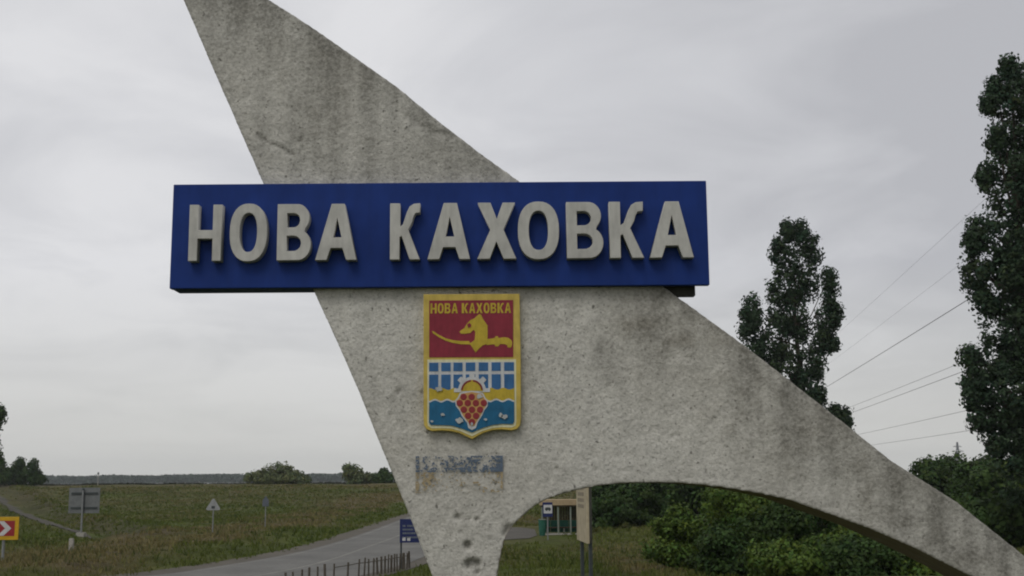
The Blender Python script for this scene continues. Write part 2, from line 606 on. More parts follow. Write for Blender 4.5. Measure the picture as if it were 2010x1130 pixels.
md = tmp.modifiers.new('r', 'REMESH'); md.mode = 'VOXEL'; md.voxel_size = .021; md.use_smooth_shade = True
me2 = bpy.data.meshes.new_from_object(tmp.evaluated_get(bpy.context.evaluated_depsgraph_get()))
bpy.data.objects.remove(tmp)
me2.name = 'slab'
N = len(me2.vertices)
co = np.empty(N * 3, dtype=np.float32); me2.vertices.foreach_get('co', co); co = co.reshape(-1, 3).astype(float)
no = np.empty(N * 3, dtype=np.float32); me2.vertices.foreach_get('normal', no); no = no.reshape(-1, 3).astype(float)
# damage: round holes, a row of small pits, a crack, a groove in the upper edge, chipped notch at the arch
PITS = [(x, z, r, d) for (x, z), (r, d) in zip(
    [(-0.429,3.379), (-0.41,3.215), (-0.345,3.219), (-0.378,3.228), (-0.336,3.146), (-0.522,3.642), (-0.494,3.628), (-0.41,3.618), (-0.344,3.618), (-0.255,3.608), (-0.485,3.499), (0.404,4.072), (0.768,4.064), (-0.04,3.51), (-0.063,3.487), (-0.016,3.542), (-1.067,4.805), (-1.082,4.781), (0.836,5.16), (0.902,4.848), (1.485,4.369), (1.533,4.378), (-0.843,4.793)],
    [(.034, .05), (.045, .05), (.045, .05), (.04, .045), (.025, .03), (.026, .03), (.02, .02), (.018, .02), (.024, .03), (.014, .015), (.014, .015), (.022, .02), (.016, .014), (.05, .035), (.05, .03), (.03, .02), (.022, .022), (.018, .02), (.016, .016), (.018, .014), (.02, .012), (.02, .012), (.03, .02)])]
CRACK = [(-2.465,7.312), (-2.414,7.271), (-2.354,7.239), (-2.289,7.203), (-2.229,7.177), (-2.158,7.131), (-2.103,7.1)]
CRACK2 = [(-2.158,7.136), (-2.066,7.207), (-2.033,7.268)]
GROOVE = [(-1.005,7.476), (-0.906,7.413), (-0.816,7.351), (-0.707,7.314), (-0.608,7.298), (-0.534,7.277)]
def pdist(P_, poly):
    best = np.full(len(P_), 1e9)
    for (x0, z0), (x1, z1) in zip(poly, poly[1:]):
        d = np.array([x1 - x0, z1 - z0]); L2 = d @ d
        tt = np.clip(((P_ - [x0, z0]) @ d) / L2, 0, 1)
        q = np.array([x0, z0]) + tt[:, None] * d
        best = np.minimum(best, np.hypot(*(P_ - q).T))
    return best
P2 = co[:, [0, 2]]
front = (no[:, 1] < -.5)
disp = np.empty(N); n_lo = np.empty(N); n_st = np.empty(N); n_md = np.empty(N)
for i in range(N):
    x, y, z = co[i]
    n_lo[i] = noise.noise((x * .8, y * .8, z * .8)) + .5 * noise.noise((x * 2.1 + 5, y * 2.1, z * 2.1))
    n_st[i] = noise.noise((x * 5.5, y, z * .55)) + .5 * noise.noise((x * 13, y, z * 1.0 + 4))
    n_md[i] = noise.noise((x * 6, y * 6, z * 6 + 8))
    f_ = .7 * noise.noise((x * 13, y * 13, z * 13)) + .9 * noise.noise((x * 24, y * 24, z * 24))
    disp[i] = (.004 * n_md[i] + .0045 * f_) * (1 if front[i] else .45) + .003 * n_lo[i]
jag = np.interp(pdist(P2, CRACK), [0, .010, .026], [1, .5, 0]) * (n_md > -.25)
jag = np.maximum(jag, np.interp(pdist(P2, CRACK2), [0, .015, .03], [.7, .4, 0]) * (n_md > 0))
grv = np.interp(pdist(P2, GROOVE), [0, .02, .05], [1, .7, 0])
pit = np.zeros(N)
for (x, z, r, d) in PITS:
    dd = np.hypot(P2[:, 0] - x, P2[:, 1] - z) * (1 + .35 * n_md)
    pit = np.maximum(pit, d * np.interp(dd, [r * .55, r * 1.15], [1, 0]))
new = co + no * disp[:, None]
new[front, 1] += (pit + .018 * jag + .012 * grv)[front]
new -= np.array(stela_loc)
me2.vertices.foreach_set('co', new.ravel().astype(np.float32))
# grime map of the render, with the crack, groove and pits darkened too
UP = [(-3.568,9.441), (-2.376,8.679), (-1.916,8.369), (-1.107,7.776), (-0.707,7.432), (0.057,6.835)]
LOW = [(1.477,5.749), (2.229,5.179), (2.922,4.614), (3.512,4.124), (4.101,3.739), (4.676,3.257)]
def blob(px, pz, rx, rz):
    return np.exp(-(((P2[:, 0] - px) / rx) ** 2 + ((P2[:, 1] - pz) / rz) ** 2))
dU = pdist(P2, UP); dL = pdist(P2, LOW)
z_ = P2[:, 1]
upper = np.clip((z_ - 6.3) / .6, 0, 1)
dirt = .06 + .13 * upper + .10 * n_lo + .10 * n_st * (.4 + upper)
dirt += upper * np.exp(-dU / .55) * (.34 + .30 * n_st + .25 * n_lo)
dirt += upper * np.exp(-dU / .10) * .2
dirt += np.clip((z_ - 8.0) / .8, 0, 1) * .30 * np.clip(.7 + n_lo, 0, 1.5)
dirt += (1 - upper) * np.exp(-dL / .045) * .38
dirt += (1 - upper) * np.exp(-dL / .45) * (.22 + .35 * np.clip(n_st, -.5, 1) + .2 * n_lo)
for (x, z), (rx, rz, s) in zip(
    [(1.277,5.496), (1.563,5.397), (0.832,4.968), (0.884,5.16), (0.328,4.876), (0.398,4.685), (2.352,4.67), (2.578,4.385), (2.266,4.886), (3.514,3.747), (3.862,3.676), (3.269,4.005), (3.624,3.631), (4.165,3.306), (4.436,3.167), (2.996,4.194), (4.125,3.398), (-1.082,4.79), (-1.281,5.515), (-2.188,7.116), (-1.9,7.575), (-1.543,6.958), (-0.361,7.051)],
    [(.28, .5, .34), (.16, .5, .30), (.16, .30, .30), (.10, .16, .25), (.25, .30, .16), (.22, .2, .14), (.28, .6, .34), (.25, .4, .20), (.2, .3, .25), (.16, .5, .26), (.10, .35, .26), (.4, .3, .16), (.5, .3, .18), (.5, .3, .2), (.4, .3, .2), (.3, .35, .14), (.3, .35, .2), (.3, .3, .14), (.3, .25, .10), (.4, .3, .10), (.4, .5, .12), (.5, .2, .18), (.35, .2, .22)]):
    dirt += blob(x, z, rx, rz) * s * (1 + .7 * n_st + .9 * n_md)
dirt += .75 * np.clip(jag, 0, 1) + .25 * grv + np.clip(pit / .03, 0, 1) * .55  # darker colour inside the crack, the groove and the pits
dirt += .12 * np.clip(n_md - .25, 0, 1)
side_ = ~front & (no[:, 1] < .5)
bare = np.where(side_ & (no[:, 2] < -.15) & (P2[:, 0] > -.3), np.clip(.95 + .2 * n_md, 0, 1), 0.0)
lich = np.clip(.10 * n_lo + .05, 0, .2) + .22 * np.clip(n_md * n_lo, 0, 1)
lich *= .6 * np.where(z_ < 5.5, 1, .7)
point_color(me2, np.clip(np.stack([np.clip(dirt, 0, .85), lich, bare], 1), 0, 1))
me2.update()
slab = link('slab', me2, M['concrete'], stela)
ORG[slab] = Vector(stela_loc)

# faded two-colour flag painted straight on the render: only flakes of the paint are left
def flakes(name, x0, x1, z0, z1, rgb, thr, edge, seed):
    vs, fs = [], []
    s = .0055
    for i in range(int((x1 - x0) / s)):
        for j in range(int((z1 - z0) / s)):
            x, z = x0 + i * s, z0 + j * s
            n = nz(x * 8 + seed, z * 11, 1.0, 3) * .30 + nz(x * 38, z * 42 + seed, 4, 4) * .62
            e = min(x - x0, x1 - x) < .03 and edge
            n += .22 * math.exp(-((x - x0) / (x1 - x0) - .62) ** 2 / .012) + .4 * math.exp(-((x - x0) / (x1 - x0) - .95) ** 2 / .004) if edge == 1 else .25 * math.exp(-((x - x0) / (x1 - x0) - .12) ** 2 / .02) + .3 * math.exp(-((x - x0) / (x1 - x0) - .93) ** 2 / .004)
            if n + (.36 if e else 0) > thr:
                k = len(vs)
                dy = YS - .020
                vs += [(x, dy, z), (x + s, dy, z), (x + s, dy, z + s), (x, dy, z + s)]
                fs.append((k, k + 1, k + 2, k + 3))
    o = MB().add(vs, fs)
    m = worn(name + '_paint', rgb, .6, 25, .9)
    return tag(o.build(name, m, stela), kind='stuff')
(fx0, fz1), (fx1, fz0) = [(-0.905,4.202), (-0.094,3.861)]
zm = fz0 + (fz1 - fz0) * .55
tag(flakes('flag_stripe', fx0, fx1, zm, fz1, (.125, .165, .22), .12, 1, 3.3), 'flaking blue upper stripe of the faded painted flag')
tag(flakes('flag_stripe', fx0, fx1, fz0, zm, (.40, .325, .20), .35, 2, 11.7), 'faded ochre lower stripe of the painted flag')

# ------------------------------------------------------------------ the town name board
BX0, BX1, BZ0, BZ1, YB = -3.230, 1.864, 5.776, 6.785, 10.90
board = thing('town_name_sign', 'long blue box sign with raised pale letters across the stela', 'sign', (-.68, YB, BZ0))
b = MB().box(BX0, BX1, YB, YB + .085, BZ0, BZ1).build('board', M['blue'], board, bevel=.006)
MB().box(BX0 + .004, -1.9, YB + .085, YB + .33, BZ0 + .004, BZ1 - .004).build('side_box', M['blue'], board, bevel=.004)
bx1 = [(1.749,5.696)][0]
br = MB().box(1.36, bx1[0], YS + .045, YS + .16, bx1[1], BZ0 + .16)
br.build('bracket', M['bracket'], board, bevel=.004)

def arc(cx, cy, rx, ry, a0, a1, n=8):
    return [(cx + rx * math.cos(R(a0 + (a1 - a0) * k / n)), cy + ry * math.sin(R(a0 + (a1 - a0) * k / n))) for k in range(n + 1)]
def superel(cx, cy, rx, ry, e=2.35, n=36):
    o = []
    for k in range(n):
        a = 2 * math.pi * k / n
        c_, s_ = math.cos(a), math.sin(a)
        o.append((cx + rx * math.copysign(abs(c_) ** (2 / e), c_), cy + ry * math.copysign(abs(s_) ** (2 / e), s_)))
    return o
def glyph(ch, b=1.0):
    """outline loops in a 0..1 box, y up; b thickens the strokes"""
    if ch == 'Н':
        s = .275 * b; q = .075 * b
        return [[(0, 0), (s, 0), (s, .47 - q), (1 - s, .47 - q), (1 - s, 0), (1, 0), (1, 1), (1 - s, 1), (1 - s, .47 + q), (s, .47 + q), (s, 1), (0, 1)]]
    if ch == 'О':
        return [superel(.5, .5, .5, .515), superel(.5, .5, .5 - .27 * b, .515 - .165 * b)]
    if ch == 'В':
        s = .29 * b; h = .15 * b
        out = [(0, 0), (.55, 0)] + arc(.62, .27, .38, .27, -80, 62, 9) + arc(.60, .755, .345, .245, -48, 82, 9) + [(.52, 1), (0, 1)]
        u0, u1, l0, l1 = .5 + h * .55, 1 - h * 1.08, h * 1.08, .5 - h * .42
        r = min(.30, .62 - s)
        up = [(s, u0), (s + r * .6, u0)] + arc(s + r * .72, (u0 + u1) / 2, max(.06, .66 - s - r * .72 + .03), (u1 - u0) / 2, -80, 80, 6) + [(s + r * .6, u1), (s, u1)]
        lo = [(s, l0), (s + r * .6, l0)] + arc(s + r * .75, (l0 + l1) / 2, max(.06, .70 - s - r * .75 + .03), (l1 - l0) / 2, -80, 80, 6) + [(s + r * .6, l1), (s, l1)]
        return [out, up, lo]
    if ch == 'А':
        f = .285 * b
        return [[(0, 0), (f, 0), (.36, .215), (.66, .215), (1 - f + .025, 0), (1, 0), (.685, 1), (.385, 1)],
                [(.405, .215 + .19 * b), (.645, .215 + .19 * b), (.52, .215 + .19 * b + .37 / b)]]
    if ch == 'К':
        s = .33 * b
        return [[(0, 0), (s, 0), (s, .40), (.39, .43), (.67, 0), (1, 0), (.60, .53), (.73, .66), (.78, .77), (.85, .835), (1, .845), (1, 1), (.80, .99), (.67, .945), (.58, .85), (.50, .72), (.44, .62), (s, .565), (s, 1), (0, 1)]]
    if ch == 'Х':
        return [[(0, 0), (.31, 0), (.49, .325), (.685, 0), (1, 0), (.67, .52), (.97, 1), (.67, 1), (.505, .69), (.33, 1), (.02, 1), (.345, .52)]]
def place(loops, x0, x1, z0, z1):
    return [[(x0 + u * (x1 - x0), z0 + v_ * (z1 - z0)) for u, v_ in lp] for lp in loops]
LET = [(-3.04,6.026), (-2.728,6.554), (-2.656,6.032), (-2.3,6.568), (-2.209,6.022), (-1.886,6.56), (-1.846,6.022), (-1.455,6.564), (-1.147,6.026), (-0.861,6.565), (-0.793,6.021), (-0.389,6.562), (-0.325,6.02), (0.044,6.561), (0.057,6.02), (0.449,6.558), (0.515,6.014), (0.865,6.56), (0.919,6.014), (1.243,6.557), (1.294,6.013), (1.71,6.558)]
lz0 = sum(p[1] for p in LET[0::2]) / 11; lz1 = sum(p[1] for p in LET[1::2]) / 11
for k, ch in enumerate('НОВАКАХОВКА'):
    (x0, _), (x1, _) = LET[2 * k], LET[2 * k + 1]
    fill('letter', place(glyph(ch, .93), x0 + .006, x1 - .006, lz0 + .004, lz1 - .004), 10.80, .105, M['letter'], board, .004)

# ------------------------------------------------------------------ the coat of arms
YE = 10.925
arms = thing('coat_of_arms', 'painted shield plaque with sabre, horse head and red berries below the name board', 'plaque', (-.38, YE, 4.35))
def shield(pts, mirror=True):
    return pts
SH_OUT = [(-0.83,5.703), (0.064,5.701), (0.072,5.11), (0.069,4.531), (0.062,4.475), (0.033,4.442), (-0.014,4.431), (-0.104,4.441), (-0.194,4.435), (-0.279,4.409), (-0.335,4.379), (-0.38,4.352), (-0.434,4.38), (-0.496,4.409), (-0.571,4.428), (-0.665,4.436), (-0.75,4.429), (-0.798,4.448), (-0.819,4.481), (-0.824,4.538), (-0.827,5.116)]
SH_CREAM = [(-0.796,5.089), (0.033,5.086), (0.031,4.508), (0.024,4.47), (-0.014,4.452), (-0.104,4.457), (-0.193,4.449), (-0.288,4.421), (-0.38,4.375), (-0.481,4.42), (-0.571,4.447), (-0.665,4.452), (-0.75,4.45), (-0.788,4.474), (-0.794,4.514)]
fill('shield_body', [SH_OUT], YE, .085, M['yellow'], arms, .006)
fill('cream_border', [SH_CREAM], YE - .003, .004, M['paleyellow'], arms)
fill('red_field', [[(-0.779,5.111), (-0.781,5.648), (0.011,5.647), (0.007,5.108)]], YE - .004, .006, M['crimson'], arms)
# letters across the red field
TXT = 'НОВА КАХОВКА'
(tx0, tz0), (tx1, tz1) = [(-0.769,5.524), (-0.003,5.62)]
adv = [1.0, .95, .95, 1.0, .42, 1.0, 1.0, 1.02, .95, .95, 1.0, 1.0]
unit = (tx1 - tx0) / sum(adv)
xx = tx0
for ch, a_ in zip(TXT, adv):
    if ch != ' ':
        fill('letter', place(glyph(ch, 1.12), xx, xx + unit * a_ * .87, tz0, tz1), YE - .007, .006, M['gold'], arms)
    xx += unit * a_
fill('horse_head', [[(-0.495,5.349), (-0.483,5.332), (-0.448,5.329), (-0.393,5.338), (-0.376,5.357), (-0.361,5.367), (-0.347,5.348), (-0.348,5.319), (-0.352,5.271), (-0.376,5.252), (-0.4,5.237), (-0.374,5.199), (-0.345,5.153), (-0.312,5.189), (-0.278,5.22), (-0.235,5.234), (-0.233,5.303), (-0.233,5.405), (-0.254,5.436), (-0.277,5.468), (-0.289,5.501), (-0.308,5.516), (-0.33,5.497), (-0.354,5.475), (-0.39,5.459), (-0.419,5.43), (-0.438,5.404), (-0.449,5.382), (-0.476,5.365)]], YE - .008, .007, M['gold'], arms, .001)
fill('eye', [[(-0.424,5.416), (-0.4,5.432), (-0.385,5.415), (-0.388,5.394), (-0.412,5.384)]], YE - .0105, .005, M['crimson'], arms)
fill('sabre_blade', [[(-0.756,5.358), (-0.739,5.355), (-0.686,5.319), (-0.62,5.287), (-0.553,5.27), (-0.481,5.262), (-0.405,5.261), (-0.39,5.228), (-0.481,5.231), (-0.553,5.243), (-0.619,5.263), (-0.686,5.297), (-0.744,5.336)]], YE - .0072, .006, M['gold'], arms)
fill('sabre_hilt', [[(-0.242,5.279), (-0.199,5.282), (-0.166,5.288), (-0.156,5.305), (-0.137,5.305), (-0.128,5.288), (-0.075,5.295), (-0.037,5.288), (-0.011,5.268), (-0.001,5.244), (-0.006,5.211), (-0.021,5.194), (-0.047,5.201), (-0.049,5.22), (-0.071,5.23), (-0.114,5.231), (-0.133,5.209), (-0.159,5.209), (-0.168,5.229), (-0.242,5.222)]], YE - .0072, .006, M['gold'], arms)
# dam: white grid with blue panes
(gx0, gz1), (gx1, gz0) = [(-0.783,5.065), (0.015,4.682)]
fill('dam_grid', [[(gx0, gz0), (gx1, gz0), (gx1, gz1), (gx0, gz1)]], YE - .005, .006, M['shieldwhite'], arms)
cols_ = [842.5, 860.5, 866.3, 884.7, 890.2, 908, 914.3, 933, 939.8, 958.3, 965, 983, 989.7, 1009]
PX0 = [(-0.779,5.059), (0.013,4.979), (-0.778,4.948), (0.012,4.801)]
def pxx(p):
    return PX0[0][0] + (PX0[1][0] - PX0[0][0]) * (p - 842.5) / 166.5
for k in range(7):
    a_, b_ = pxx(cols_[2 * k]), pxx(cols_[2 * k + 1])
    fill('pane', [[(a_, PX0[1][1]), (b_, PX0[1][1]), (b_, PX0[0][1]), (a_, PX0[0][1])]], YE - .008, .006, M['shieldblue'], arms)
    dip = .012 if k % 2 else 0.0
    fill('pane', [[(a_, PX0[3][1] + dip), ((a_ + b_) / 2, PX0[3][1] + .006), (b_, PX0[3][1] + .012 - dip), (b_, PX0[2][1]), (a_, PX0[2][1])]], YE - .008, .006, M['shieldblue'], arms)
def wave(px, top):
    return top + 2.2 * math.cos((px - 858) / 22.5 * 2 * math.pi)
def wband(pa, pb, ta, tb, bottom):
    up = [(p, wave(p, ta)) for p in np.linspace(pa, pb, 40)]
    dn = [(p, bottom if bottom else wave(p + 6, tb)) for p in np.linspace(pb, pa, 40)]
    return up, dn
E0 = [(-0.78,4.811), (0.015,4.81), (-0.78,4.707), (0.014,4.706)]
def exx(p):
    return E0[0][0] + (E0[1][0] - E0[0][0]) * (p - 842) / 167.5
def ezz(p, px):
    t_ = (px - 842) / 167.5
    return (E0[0][1] + (E0[1][1] - E0[0][1]) * t_) + (p - 764) * (E0[2][1] - E0[0][1]) / 22.0
def band(t0, t1, a=842.0, b=1009.5):
    up = [(exx(p), ezz(t0 + 2.0 * math.cos((p - 880) / 24 * 2 * math.pi), p)) for p in np.linspace(a, b, 44)]
    dn = [(exx(p), ezz(t1 + 2.2 * math.cos((p - 866) / 24 * 2 * math.pi), p)) for p in np.linspace(b, a, 44)]
    return up + dn
fill('sand_band', [band(763.5, 785)], YE - .010, .007, M['gold'], arms)
BOT = [(0.012,4.513), (0,4.485), (-0.103,4.488), (-0.193,4.477), (-0.288,4.449), (-0.38,4.41), (-0.476,4.448), (-0.571,4.475), (-0.665,4.48), (-0.76,4.481), (-0.779,4.504)]
wtop = [(exx(p), ezz(785 + 2.2 * math.cos((p - 866) / 24 * 2 * math.pi), p)) for p in np.linspace(842, 1009.5, 44)]
wtop2 = [(exx(p), ezz(788 + 2.2 * math.cos((p - 866) / 24 * 2 * math.pi), p)) for p in np.linspace(842.6, 1009, 44)]
fill('wave_edge', [wtop + list(reversed([(x, z - .016) for x, z in wtop]))], YE - .0115, .006, M['shieldwhite'], arms)
fill('water_field', [wtop2 + BOT], YE - .0128, .008, M['teal'], arms)
# gear wheel rising behind the berries
(cgx, cgz), (cg2, _) = [(-0.379,4.794), (-0.374,4.794)]
pu = cg2 - cgx
def ringpts(r0, r1, a0, a1, n=20):
    return [(cgx + r1 * pu * math.cos(R(a)), cgz + r1 * pu * math.sin(R(a))) for a in np.linspace(a0, a1, n)] + \
           [(cgx + r0 * pu * math.cos(R(a)), cgz + r0 * pu * math.sin(R(a))) for a in np.linspace(a1, a0, n)]
prof = []
for k, a in enumerate(np.linspace(-4, 184, 80)):
    ph = ((a - 90) / 45 + .5) % 1
    r = 33.5 if abs(ph - .5) < .22 else 26
    prof.append((cgx + r * pu * math.cos(R(a)), cgz + r * pu * math.sin(R(a))))
fill('gear_wheel', [prof], YE - .0145, .006, M['shieldwhite'], arms)
fill('gear_dome', [ringpts(0.01, 20.5, -2, 182)], YE - .0160, .005, M['gold'], arms)
fill('gear_arc', [ringpts(17, 20.5, 4, 84)], YE - .0172, .005, M['maroon'], arms)
fill('gear_arc', [ringpts(17, 20.5, 96, 176)], YE - .0172, .005, M['maroon'], arms)
fill('berry_outline', [[(-0.538,4.705), (-0.514,4.729), (-0.491,4.776), (-0.382,4.794), (-0.277,4.774), (-0.254,4.727), (-0.23,4.703), (-0.235,4.651), (-0.264,4.614), (-0.287,4.562), (-0.325,4.506), (-0.344,4.45), (-0.38,4.431), (-0.413,4.45), (-0.425,4.497), (-0.472,4.559), (-0.495,4.61), (-0.528,4.653)]], YE - .0185, .005, M['shieldwhite'], arms)
fill('berry_ground', [[(-0.526,4.7), (-0.502,4.721), (-0.481,4.766), (-0.382,4.784), (-0.287,4.765), (-0.263,4.72), (-0.242,4.698), (-0.247,4.656), (-0.273,4.618), (-0.297,4.567), (-0.335,4.511), (-0.356,4.468), (-0.401,4.469), (-0.413,4.502), (-0.462,4.563), (-0.486,4.615), (-0.517,4.658)]], YE - .0198, .005, M['peach'], arms)
for (x, z) in [(-0.457,4.738), (-0.382,4.737), (-0.493,4.681), (-0.418,4.681), (-0.343,4.68), (-0.269,4.68), (-0.455,4.62), (-0.379,4.619), (-0.304,4.619), (-0.416,4.563), (-0.341,4.562), (-0.38,4.506)]:
    fill('berry', [circle(x, z, 5.7 * pu, 12)], YE - .024, .008, M['berry'], arms, .002)
chips = [(-0.685,4.815), (-0.308,4.741), (-0.491,4.521), (-0.651,4.576), (-0.079,4.551), (-0.112,4.565), (-0.382,4.487), (-0.75,4.514), (-0.254,4.529)]
for (x, z), (r, rz, sd_) in zip(chips, [(7, 6, 1), (6, 5.5, 2), (8, 6, 3), (5, 3, 4), (6.5, 4.5, 5), (4, 5, 6), (3, 4, 7), (4, 2.5, 8), (4, 2.5, 9)]):
    rr = random.Random(sd_)
    pts = [(x + r * pu * math.cos(a) * rr.uniform(.55, 1.15), z + rz * pu * math.sin(a) * rr.uniform(.55, 1.15)) for a in np.linspace(0, 2 * math.pi, 13)[:-1]]
    fill('paint_chip', [pts], YE - .0262, .0015, M['chip'], arms)

# ------------------------------------------------------------------ signs and posts along the road
def ground_thing(name, label, cat, x, y, group=None):
    return thing(name, label, cat, (x, y, hgt(x, y) - .02), group)
def rz(a):
    return Matrix.Rotation(R(a), 4, 'Z')

# chevron board at the bend (left edge of the view)
t_ = ground_thing('chevron_sign', 'red and white chevron sign in a yellow frame at the left edge', 'road sign', -23.1, 54)
c0, c1, zb, zt = -25.0, -22.37, 2.18 - t_.location.z - .86 + .04, 2.18 - t_.location.z + .13
zt = zb + 1.02
X0 = t_.location.x
L_ = lambda x: x - X0
def bld(mb, name, m, par, bevel=0.0):
    return mb.build(name, m, par, org=(0, 0, 0), bevel=bevel)
def lfill(name, loops, yf, d, m, par, bevel=0.0):
    me_ = fill_mesh(name, loops, yf, d, bevel)
    o_ = link(name, me_, m, par); ORG[o_] = Vector((0, 0, 0))
    return o_
bld(MB().box(L_(c0), L_(c1), -.05, 0, zb, zt), 'frame', M['signyellow'], t_, .01)
bld(MB().box(L_(c0) + .17, L_(c1) - .17, -.056, -.05, zb + .17, zt - .17), 'panel', M['signred'], t_)
for k in range(3):
    xr = L_(c1) - .32 - k * .72
    h_ = (zt - zb) / 2 - .19; zc = (zt + zb) / 2
    lfill('chevron', [[(xr - .62, zc - h_), (xr - .34, zc - h_), (xr, zc), (xr - .34, zc + h_), (xr - .62, zc + h_), (xr - .28, zc)]], -.062, .006, M['signwhite'], t_)
for x in (L_(-23.05), L_(-24.6)):
    bld(MB().tube([(x, .05, 0), (x, .05, zt - .1)], .065, 10), 'post', M['galv'], t_)

# big information sign seen from behind
t_ = ground_thing('information_sign', 'back of a wide grey sign board with crossing frame bars on a single post', 'road sign', -32.6, 90)
z1 = 3.65
bld(MB().box(-1.05, 1.35, -.03, 0, z1 - 1.9, z1, rz(-4)), 'panel', M['signback'], t_)
for zc in (z1 - .42, z1 - 1.5):
    bld(MB().box(-.85, 1.2, -.10, -.031, zc - .07, zc + .07, rz(-4)), 'frame_bar', M['darkbar'], t_)
bld(MB().box(.02, .16, -.15, -.101, z1 - 1.85, z1 - .05, rz(-4)), 'frame_bar', M['darkbar'], t_)
bld(MB().tube([(.09, -.2, 0), (.09, -.2, z1 - .2)], .075, 8), 'post', M['galv'], t_)
bld(MB().box(-.2, .38, -.45, .1, -.05, .32), 'footing', M['bollard'], t_)

def tri_sign(name, label, x, y, size, h, mback, facing):
    t_ = ground_thing(name, label, 'road sign', x, y)
    r = size * .1
    pts = []
    for cx_, cz_, a0 in ((-size / 2 + r, r, 150), (size / 2 - r, r, -90), (0, size * .87 - r * 1.4, 30)):
        pts += [(cx_ + r * math.cos(R(a)), h + cz_ + r * math.sin(R(a))) for a in np.linspace(a0, a0 + 120, 5)]
    lfill('panel', [pts], -.03, .02, mback, t_)
    bld(MB().box(-size * .12, size * .12, -.055, -.031, h + size * .12, h + size * .3), 'clamp', M['darkbar'], t_)
    bld(MB().tube([(0, .035, 0), (0, .035, h + size * .6)], .045, 8), 'post', M['galv'], t_)
    return t_
tri_sign('warning_sign', 'triangular warning sign seen from its pale back on a thin post in the field edge', -21.3, 84.5, .98, 1.70, worn('pale_sign_back', (.30, .31, .31), .75, 3, .55), 0)
t_ = ground_thing('small_road_sign', 'small dim blue grey sign on a thin post, far out in the grass', 'road sign', -20.4, 98)
lfill('panel', [[(-.26, 1.72), (.26, 1.72), (.26, 2.2), (.0, 2.55), (-.26, 2.2)]], -.03, .02, worn('dim_sign', (.10, .115, .14), .8, 4), t_)
bld(MB().tube([(0, .03, 0), (0, .03, 2.3)], .04, 8), 'post', M['galv'], t_)

t_ = ground_thing('roadside_bollard', 'short pale concrete marker post standing in the left verge', 'bollard', -23.1, 62.5)
bld(MB().box(-.11, .11, -.09, .09, 0, .78), 'post', M['bollard'], t_, .02)
bld(MB().box(-.09, .09, -.07, .07, .78, .81), 'cap', M['bollard'], t_)

# blue information sign beside the leg
t_ = ground_thing('blue_information_sign', 'dark blue sign with rows of small white lettering half hidden by the stela leg', 'road sign', -5.05, 53.3)
zt, zb = 2.20, 1.17
bld(MB().box(-.03, 1.56, -.03, 0, zb, zt), 'panel', M['signblue'], t_, .005)
rr = random.Random(4)
for row, zc in enumerate((zt - .30, zt - .46, zt - .62, zt - .80)):
    mb = MB(); x = .10
    while x < 1.4:
        w_ = rr.uniform(.03, .07)
        mb.box(x, x + w_, -.036, -.0305, zc - .04, zc + .04)
        x += w_ + rr.choice((.02, .02, .02, .08))
    tag(bld(mb, 'text_row', worn('dim_text', (.16, .18, .20), .6, 9), t_), kind='stuff')
for x in (.09, .30):
    bld(MB().box(x, x + .14, -.036, -.0305, zb + .08, zb + .23), 'symbol', M['signwhite'], t_)
for x in (.03, 1.5):
    bld(MB().tube([(x, .035, -.05), (x, .035, zt - .03)], .04, 8), 'post', M['darkbar'], t_)

# low picket railing between the verge and the grass
pk = [(-8.565,0.52), (-8.242,0.574), (-7.957,0.628), (-7.672,0.7), (-7.349,0.772), (-7.063,0.808), (-6.749,0.861), (-6.234,0.932), (-5.825,1.004), (-5.615,1.021), (-5.443,1.039), (-5.262,1.065), (-5.109,1.083), (-4.966,1.101), (-4.832,1.118), (-4.718,1.136), (-4.603,1.154), (-4.488,1.172), (-4.374,1.19), (-4.278,1.199), (-4.183,1.217), (-4.107,1.235), (-4.011,1.253), (-3.916,1.271)]
fence = ground_thing('picket_railing', 'low brown railing of thin uneven posts beside the road verge', 'fence', -6.0, 46.5)
FL = fence.location
pts = []
for (x, z) in pk:
    s_ = 3.25 / (4 - z)                    # carry the traced direction to the height of the post tops
    pts.append((x * s_, 45 * s_))
rr = random.Random(12)
for k, (x, y) in enumerate(pts):
    g0 = hgt(x, y)
    w_ = rr.uniform(.032, .05)
    lean = rr.uniform(-.04, .04)
    mb = MB().tube([(x - FL.x, y - FL.y, g0 - FL.z - .1), (x - FL.x + lean, y - FL.y, .75 + rr.uniform(-.05, .04) - FL.z)], [w_ * 1.1, w_], 7)
    bld(mb, 'picket', M['post'], fence)
for zr in (.58,):
    bld(MB().tube([(x - FL.x, y - FL.y + .06, zr - FL.z) for x, y in pts[6:]], .018, 5), 'rail', M['post'], fence)

# tall billboard seen almost edge on, on two steel posts
t_ = ground_thing('roadside_billboard', 'tall cream board seen nearly edge on, on steel legs beside the bus shelter', 'billboard', 2.78, 46.5)
A_ = Vector((2.58, 48.0)) - Vector((2.78, 46.5)); B_ = Vector((2.80, 45.0)) - Vector((2.78, 46.5))
ang = math.atan2(B_.y - A_.y, B_.x - A_.x)
Mx = Matrix.Translation((A_.x, A_.y, 0)) @ Matrix.Rotation(ang, 4, 'Z')
ln = (B_ - A_).length
bld(MB().box(0, ln, -.05, .05, 1.50, 4.2, Mx), 'panel', M['billboard'], t_, .01)
bld(MB().box(.02, ln - .02, .051, .16, 1.54, 4.16, Mx), 'back_frame', M['bracket'], t_)
for k, zc in enumerate((3.55, 3.32, 3.09, 2.86)):
    mb = MB()
    x = .5
    for q in range(7):
        w_ = .16
        mb.box(x, x + w_, -.056, -.0505, zc - .07, zc + .07, Mx); x += .27
    tag(bld(mb, 'text_row', M['print'], t_), kind='stuff')
for x in (.35, ln - .25):
    bld(MB().box(x - .12, x + .12, .052, .17, -.05, 1.53, Mx), 'post', M['darkbar'], t_)

